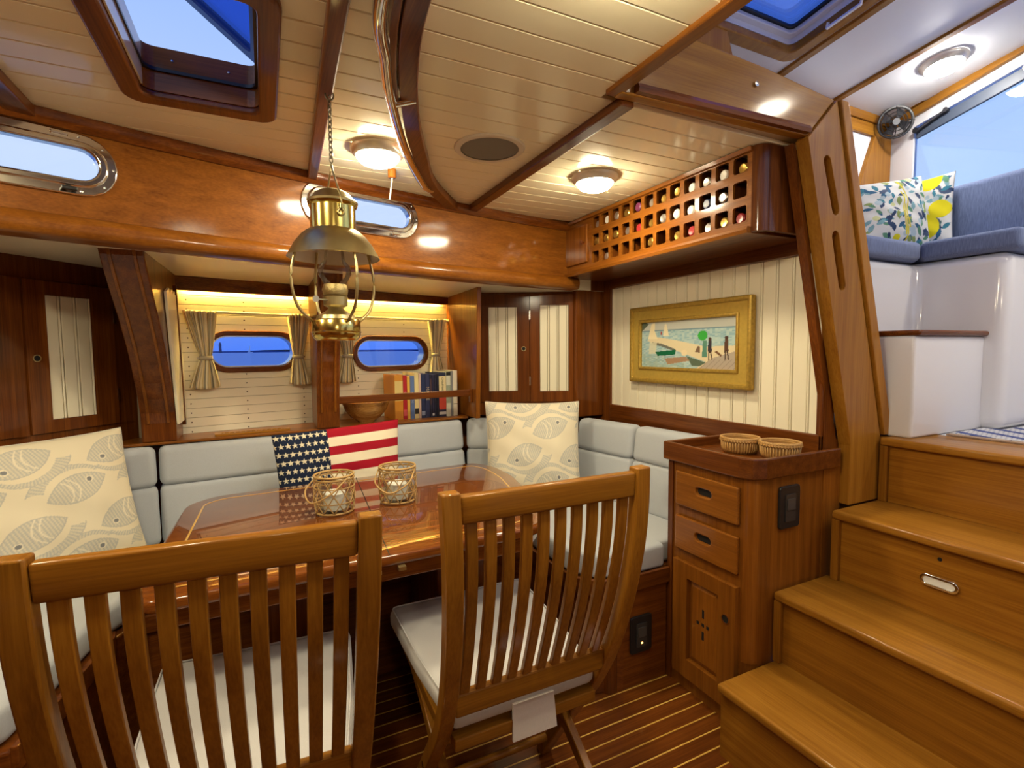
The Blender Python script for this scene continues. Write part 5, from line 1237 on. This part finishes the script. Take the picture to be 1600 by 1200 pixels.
BX = 0.618; B_ = [  # width, height, depth, colour, label, bands, title, title colour
 (0.047, 0.243, 0.19, (206, 138, 40), 'thick orange book at the bowl end of the row', ((0.42, 0.86, (214, 190, 120)),), None, (0, 0, 0)),
 (0.022, 0.238, 0.18, (176, 26, 38), 'narrow red book beside the orange one', ((0.08, 0.22, (214, 90, 90)),), ('GUIDE', 0.013, 0.55), (232, 200, 190)),
 (0.017, 0.232, 0.18, (222, 176, 70), 'thin yellow book between the red and blue ones', (), None, (0, 0, 0)),
 (0.024, 0.234, 0.18, (92, 116, 168), 'pale blue book near the yellow one', (), ('ATLANTIC', 0.013, 0.5), (190, 200, 220)),
 (0.024, 0.250, 0.19, (224, 206, 150), 'cream book with black mark low on its spine', ((0.10, 0.22, (40, 36, 34)),), None, (0, 0, 0)),
 (0.014, 0.246, 0.18, (206, 176, 160), 'thin pinkish book beside the navy volumes', (), None, (0, 0, 0)),
 (0.023, 0.240, 0.18, (32, 44, 84), 'plain navy book next to the lettered navy one', ((0.06, 0.16, (150, 160, 190)),), None, (0, 0, 0)),
 (0.026, 0.244, 0.19, (44, 50, 88), 'thick navy book with large lettered spine', (), ('MAINE', 0.026, 0.55), (176, 160, 140)),
 (0.013, 0.240, 0.18, (30, 32, 56), 'slim dark book with red tint among the navy ones', ((0.3, 0.9, (70, 50, 60)),), None, (0, 0, 0)),
 (0.014, 0.236, 0.18, (36, 34, 62), 'slim dark purple book with white foot label', ((0.04, 0.10, (220, 220, 224)),), None, (0, 0, 0)),
 (0.013, 0.238, 0.18, (28, 30, 52), 'slim near-black book in the dark set', ((0.5, 0.53, (140, 130, 120)),), None, (0, 0, 0)),
 (0.013, 0.240, 0.18, (24, 26, 46), 'slim black book next to the cream and red one', (), None, (0, 0, 0)),
 (0.044, 0.248, 0.20, (36, 42, 70), 'fat cream and red spined book with white emblem', ((0.50, 0.92, (220, 204, 156)), (0.16, 0.48, (178, 62, 44)), (0.05, 0.11, (220, 220, 214))), ('CHAPMAN', 0.017, 0.72), (40, 52, 44)),
 (0.027, 0.250, 0.20, (206, 206, 186), 'white and green flecked book near the end panel', ((0.3, 0.7, (150, 160, 140)), (0.92, 1.0, (30, 34, 30))), None, (0, 0, 0)),
 (0.014, 0.256, 0.19, (128, 128, 128), 'grey book between the two pale ones', (), None, (0, 0, 0)),
 (0.027, 0.258, 0.19, (222, 214, 194), 'off-white book at the end panel', ((0.26, 0.27, (60, 60, 60)),), None, (0, 0, 0))]
x = BX
for wd, h, d, c, lb, bd, ti, tc_ in B_:
    book(x, wd-0.0012, h, min(d, 0.205), c, 2.700+0.10*(x-BX)-0.055*(x-BX), lb, bands=bd, title=ti, tcol=tc_)
    x += wd
bw = thing('wooden_bowl', 'turned wooden bowl on the shelf next to the books', 'bowl', (0.468, 2.715, 0.95))
MB().lathe([(0.0005, 0.0), (0.040, 0.0), (0.042, 0.006), (0.075, 0.028), (0.105, 0.062), (0.122, 0.108), (0.117, 0.109), (0.098, 0.066), (0.066, 0.033), (0.0005, 0.016)], (0.468, 2.715, 0.95), 44).build('bowl_body', W('bowl', 'x'), bw, smooth=0.9)
fr_ = thing('fiddle_rail', 'dark wooden rail across the front of the books', 'rail', (0.64, 2.60, 1.05))
MB().bar((0.312, 2.585, 1.082), (1.022, 2.600, 1.088), 0.014, 0.036).build('rail', W('mahogany', 'x'), fr_, bev=0.004)
MB().box((1.006, 2.585, 1.035), (1.022, 2.612, 1.108)).build('rail_bracket', W('mahogany', 'z'), fr_, bev=0.003)

# ---- curtains on rods
def curtain(uc, hw_top, label, side):
    t = thing('curtain', label, 'curtain', HF[0]+HF[1]*uc+HF[2]*0.03+Z*1.16, 'striped porthole curtains')
    nu_, nv_ = 72, 40; vs = []; cols = []
    ztop, zbot, zt = 1.512, 1.162, 1.296
    for j in range(nv_):
        q = j/(nv_-1); z_ = ztop+(zbot-ztop)*q
        d = abs(z_-zt)
        w_ = 0.022+(hw_top-0.022)*min(1, (d/(ztop-zt)))**0.85 if z_ > zt else 0.022+(hw_top*0.92-0.022)*min(1, d/(zt-zbot))**0.8
        cx = uc+side*0.012*(1-min(1, d/0.2))
        for i in range(nu_):
            s = i/(nu_-1)*2-1; amp = 0.009*(0.45+w_/hw_top)
            fold = amp*math.cos(s*math.pi*7+0.6*math.sin(z_*14))
            vs.append(HF[0]+HF[1]*(cx+s*w_+0.003*math.sin(s*25))+HF[2]*(0.034+fold)+Z*(z_-(0.010*(1-s*s) if q > 0.95 else 0)))
            ft = ((s+1)*7.5) % 1.0; k = 0 if ft < .34 else (1 if ft < .46 else (2 if ft < .66 else (3 if ft < .76 else (4 if ft < .92 else 5))))
            cols.append(srgb(*[(236, 224, 190), (120, 122, 120), (234, 220, 184), (214, 182, 110), (238, 228, 198), (150, 150, 146)][k]))
    m = MB().add(vs, [(j*nu_+i, j*nu_+i+1, (j+1)*nu_+i+1, (j+1)*nu_+i) for j in range(nv_-1) for i in range(nu_-1)])
    o = m.build('cloth', printed('printed_cotton'), t, smooth=3.3); colour(o, np.array(cols))
    so = o.modifiers.new('thickness', 'SOLIDIFY'); so.thickness = 0.0015
    cx = uc+side*0.012
    lp = [HF[0]+HF[1]*(cx+0.027*math.cos(a))+HF[2]*(0.034+0.016*math.sin(a))+Z*zt for a in np.linspace(0, 2*math.pi, 17)[:-1]]
    MB().sweep(rectprof(-0.0012, 0.0012, -0.010, 0.010), lp, closed=True).build('tieback', fabric('tie_cloth', (0.42, 0.38, 0.30)), t, smooth=3.3)
    MB().tube([HF[0]+HF[1]*(cx-side*0.030)+Z*zt+HF[2]*0.002, HF[0]+HF[1]*(cx-side*0.030)+Z*zt+HF[2]*0.030], 0.004, 6).build('tie_hook', STEEL, t)
curtain(hu(-0.262), 0.070, 'striped curtain tied back beside the cream side panel', 1)
curtain(hu(0.158), 0.058, 'striped curtain tied back left of the slim frame post', -1)
curtain(hu(0.385), 0.056, 'striped curtain tied back between the frame post and the bowl', 1)
curtain(hu(0.935), 0.060, 'striped curtain tied back behind the books', -1)
for a, b, lb in ((-0.325, 0.232, 'slim white curtain rod over the porthole left of the frame post'), (0.325, 1.015, 'slim white curtain rod over the porthole above the books')):
    t = thing('curtain_rod', lb, 'curtain rod', HF[0]+HF[1]*hu((a+b)/2)+Z*1.505)
    MB().tube([HF[0]+HF[1]*hu(a)+HF[2]*0.034+Z*1.508, HF[0]+HF[1]*hu(b)+HF[2]*0.034+Z*1.502], 0.006, 8).build('rod', PANEL, t, smooth=0.8)
    for q in (a+0.003, b-0.003): MB().bar(HF[0]+HF[1]*hu(q)+Z*1.505, HF[0]+HF[1]*hu(q)+HF[2]*0.036+Z*1.505, 0.008, 0.012).build('bracket', PANEL, t)

# ---- rattan candle lanterns on the table
RAT = plain('rattan', (0.46, 0.29, 0.10), 0.45, var=0.25, bscale=100)
def candle_lantern(c, label, ha):
    c = Vector(c); t = thing('candle_lantern', label, 'lantern', c, 'rattan lanterns on the table')
    r, h = 0.066, 0.128
    ring = lambda rr, zz, n=28: [c+Vector((rr*math.cos(q), rr*math.sin(q), zz)) for q in np.linspace(0, 2*math.pi, n+1)[:-1]]
    for rr, zz, w in ((r*0.92, 0.006, 0.0034), (r*1.0, 0.040, 0.0022), (r*1.0, 0.090, 0.0024), (r*0.97, h, 0.0040), (r*0.99, h-0.010, 0.003)):
        MB().tube(ring(rr, zz), w, 6, closed=True).build('hoop', RAT, t, smooth=3.3)
    n = 11
    for s in (1, -1):
        for i in range(n):
            a0 = 2*math.pi*i/n; pts = []
            for k in range(9):
                q = k/8; a = a0+s*q*2*math.pi*2/n; rr = r*(0.93+0.09*math.sin(math.pi*q)); pts.append(c+Vector((rr*math.cos(a), rr*math.sin(a), 0.006+q*(h-0.006))))
            MB().tube(pts, 0.0021, 5).build('cane', RAT, t, smooth=3.3)
    d = Vector((math.cos(ha), math.sin(ha), 0)); e = Vector((-d.y, d.x, 0))
    MB().tube(smoothpath([c+e*r+Z*(h-0.004), c+e*r*0.9+d*r*1.05+Z*(h-0.045), c+d*r*1.45+Z*(h-0.075), c-e*r*0.9+d*r*1.05+Z*(h-0.045), c-e*r+Z*(h-0.004)], 22), 0.0028, 6).build('handle', RAT, t, smooth=3.3)
    MB().lathe([(0.0005, 0.006), (0.050, 0.006), (0.052, 0.010), (0.052, 0.095), (0.050, 0.095), (0.050, 0.012), (0.0005, 0.011)], c, 28).build('glass_cup', pane('cup_glass', (0.96, 0.98, 0.97), 0.25), t, smooth=0.8)
    cd_ = thing('pillar_candle', 'white pillar candle inside the '+('left' if c.x < 0.3 else 'right')+' rattan lantern', 'candle', c+Z*0.0115)
    cd_['label'] = 'white pillar candle in the rattan lantern '+('beside the table seam' if c.x < 0.3 else 'in front of the flag pillow corner')
    MB().lathe([(0.0005, 0.0118), (0.036, 0.0118), (0.037, 0.066), (0.033, 0.070), (0.0005, 0.067)], c, 24).build('wax', plain('wax', (0.88, 0.86, 0.80), 0.4), cd_, smooth=0.7)
    MB().tube([c+Z*0.067, c+Z*0.077], 0.0012, 5).build('wick', BLACK, cd_)
candle_lantern((0.196, 1.790, 0.7755), 'rattan candle lantern beside the table seam', math.radians(215))
candle_lantern((0.418, 1.815, 0.7755), 'rattan candle lantern in front of the flag pillow corner', math.radians(240))

# ================================================================== OUTSIDE
def seamat():
    m, N, L, B = newmat('sea_water'); tc = N.new('ShaderNodeTexCoord'); mp = N.new('ShaderNodeMapping'); mp.inputs['Scale'].default_value = (0.15, 0.6, 1)
    nz_ = N.new('ShaderNodeTexNoise'); nz_.inputs['Scale'].default_value = 1.0; nz_.inputs['Detail'].default_value = 4
    L.new(tc.outputs['Object'], mp.inputs[0]); L.new(mp.outputs[0], nz_.inputs['Vector'])
    bp = N.new('ShaderNodeBump'); bp.inputs['Strength'].default_value = 0.12; bp.inputs['Distance'].default_value = 0.3; L.new(nz_.outputs[0], bp.inputs['Height']); L.new(bp.outputs[0], B.inputs['Normal'])
    B.inputs['Base Color'].default_value = (0.30, 0.42, 0.62, 1); B.inputs['Roughness'].default_value = 0.6; B.inputs['Specular IOR Level'].default_value = 0.2
    return m
sea = MB().add([(-4000, 5.0, 0.55), (4000, 5.0, 0.55), (4000, 4000, 0.55), (-4000, 4000, 0.55)], [(0, 1, 2, 3)]).build('sea', seamat()); st(sea, 'calm blue sea outside the portholes')
co = MB(); pts = []
for i in range(41):
    xx = -1600+80*i; pts.append((xx, 4+3*math.sin(i*0.7)+2*math.sin(i*1.9)))
co.hexa([(a, 1900, 0.5) for a, _ in pts]+[(pts[-1][0], 1980, 0.5), (pts[0][0], 1980, 0.5)], [(a, 1900, 0.6+b) for a, b in pts]+[(pts[-1][0], 1980, 3.0), (pts[0][0], 1980, 3.0)])
st(co.build('shoreline', plain('far_shore', (0.03, 0.10, 0.32), 0.9)), 'low dark blue shoreline on the horizon')
lh = thing('lighthouse', 'tiny dark lighthouse on the horizon', 'lighthouse', (-72, 900, 0.55)); lx = 900*(-0.068)
for lo, hi, r0, r1 in ((0.55, 12.5, 2.2, 1.7), (12.5, 13.2, 2.6, 2.6), (13.2, 15.8, 1.4, 1.4), (15.8, 17.2, 1.8, 0.1)):
    MB().lathe([(r0, lo), (r1, hi)], (lx, 900, 0), 14).build('tower' if lo < 1 else 'lantern_room', plain('lighthouse_dark', (0.04, 0.07, 0.16), 0.8), lh, smooth=0.6)
sb = thing('sailing_boat', 'tiny white sailing boat on the horizon', 'boat', (0, 900, 0.55)); bx = 900*(-0.023)
MB().hexa([(bx-3, 899, 0.56), (bx+3.4, 899, 0.56), (bx+3.4, 901, 0.56), (bx-3, 901, 0.56)], [(bx-3.6, 898.6, 1.8), (bx+4.6, 898.6, 1.8), (bx+4.6, 901.4, 1.8), (bx-3.6, 901.4, 1.8)]).build('hull', WHITE, sb)
MB().hexa([(bx-2.6, 899.95, 2.2), (bx+0.6, 899.95, 2.2), (bx+0.7, 899.95, 13)], [(bx-2.6, 900.05, 2.2), (bx+0.6, 900.05, 2.2), (bx+0.7, 900.05, 13)]).build('sail', plain('sailcloth', (0.8, 0.8, 0.8), 0.8), sb)
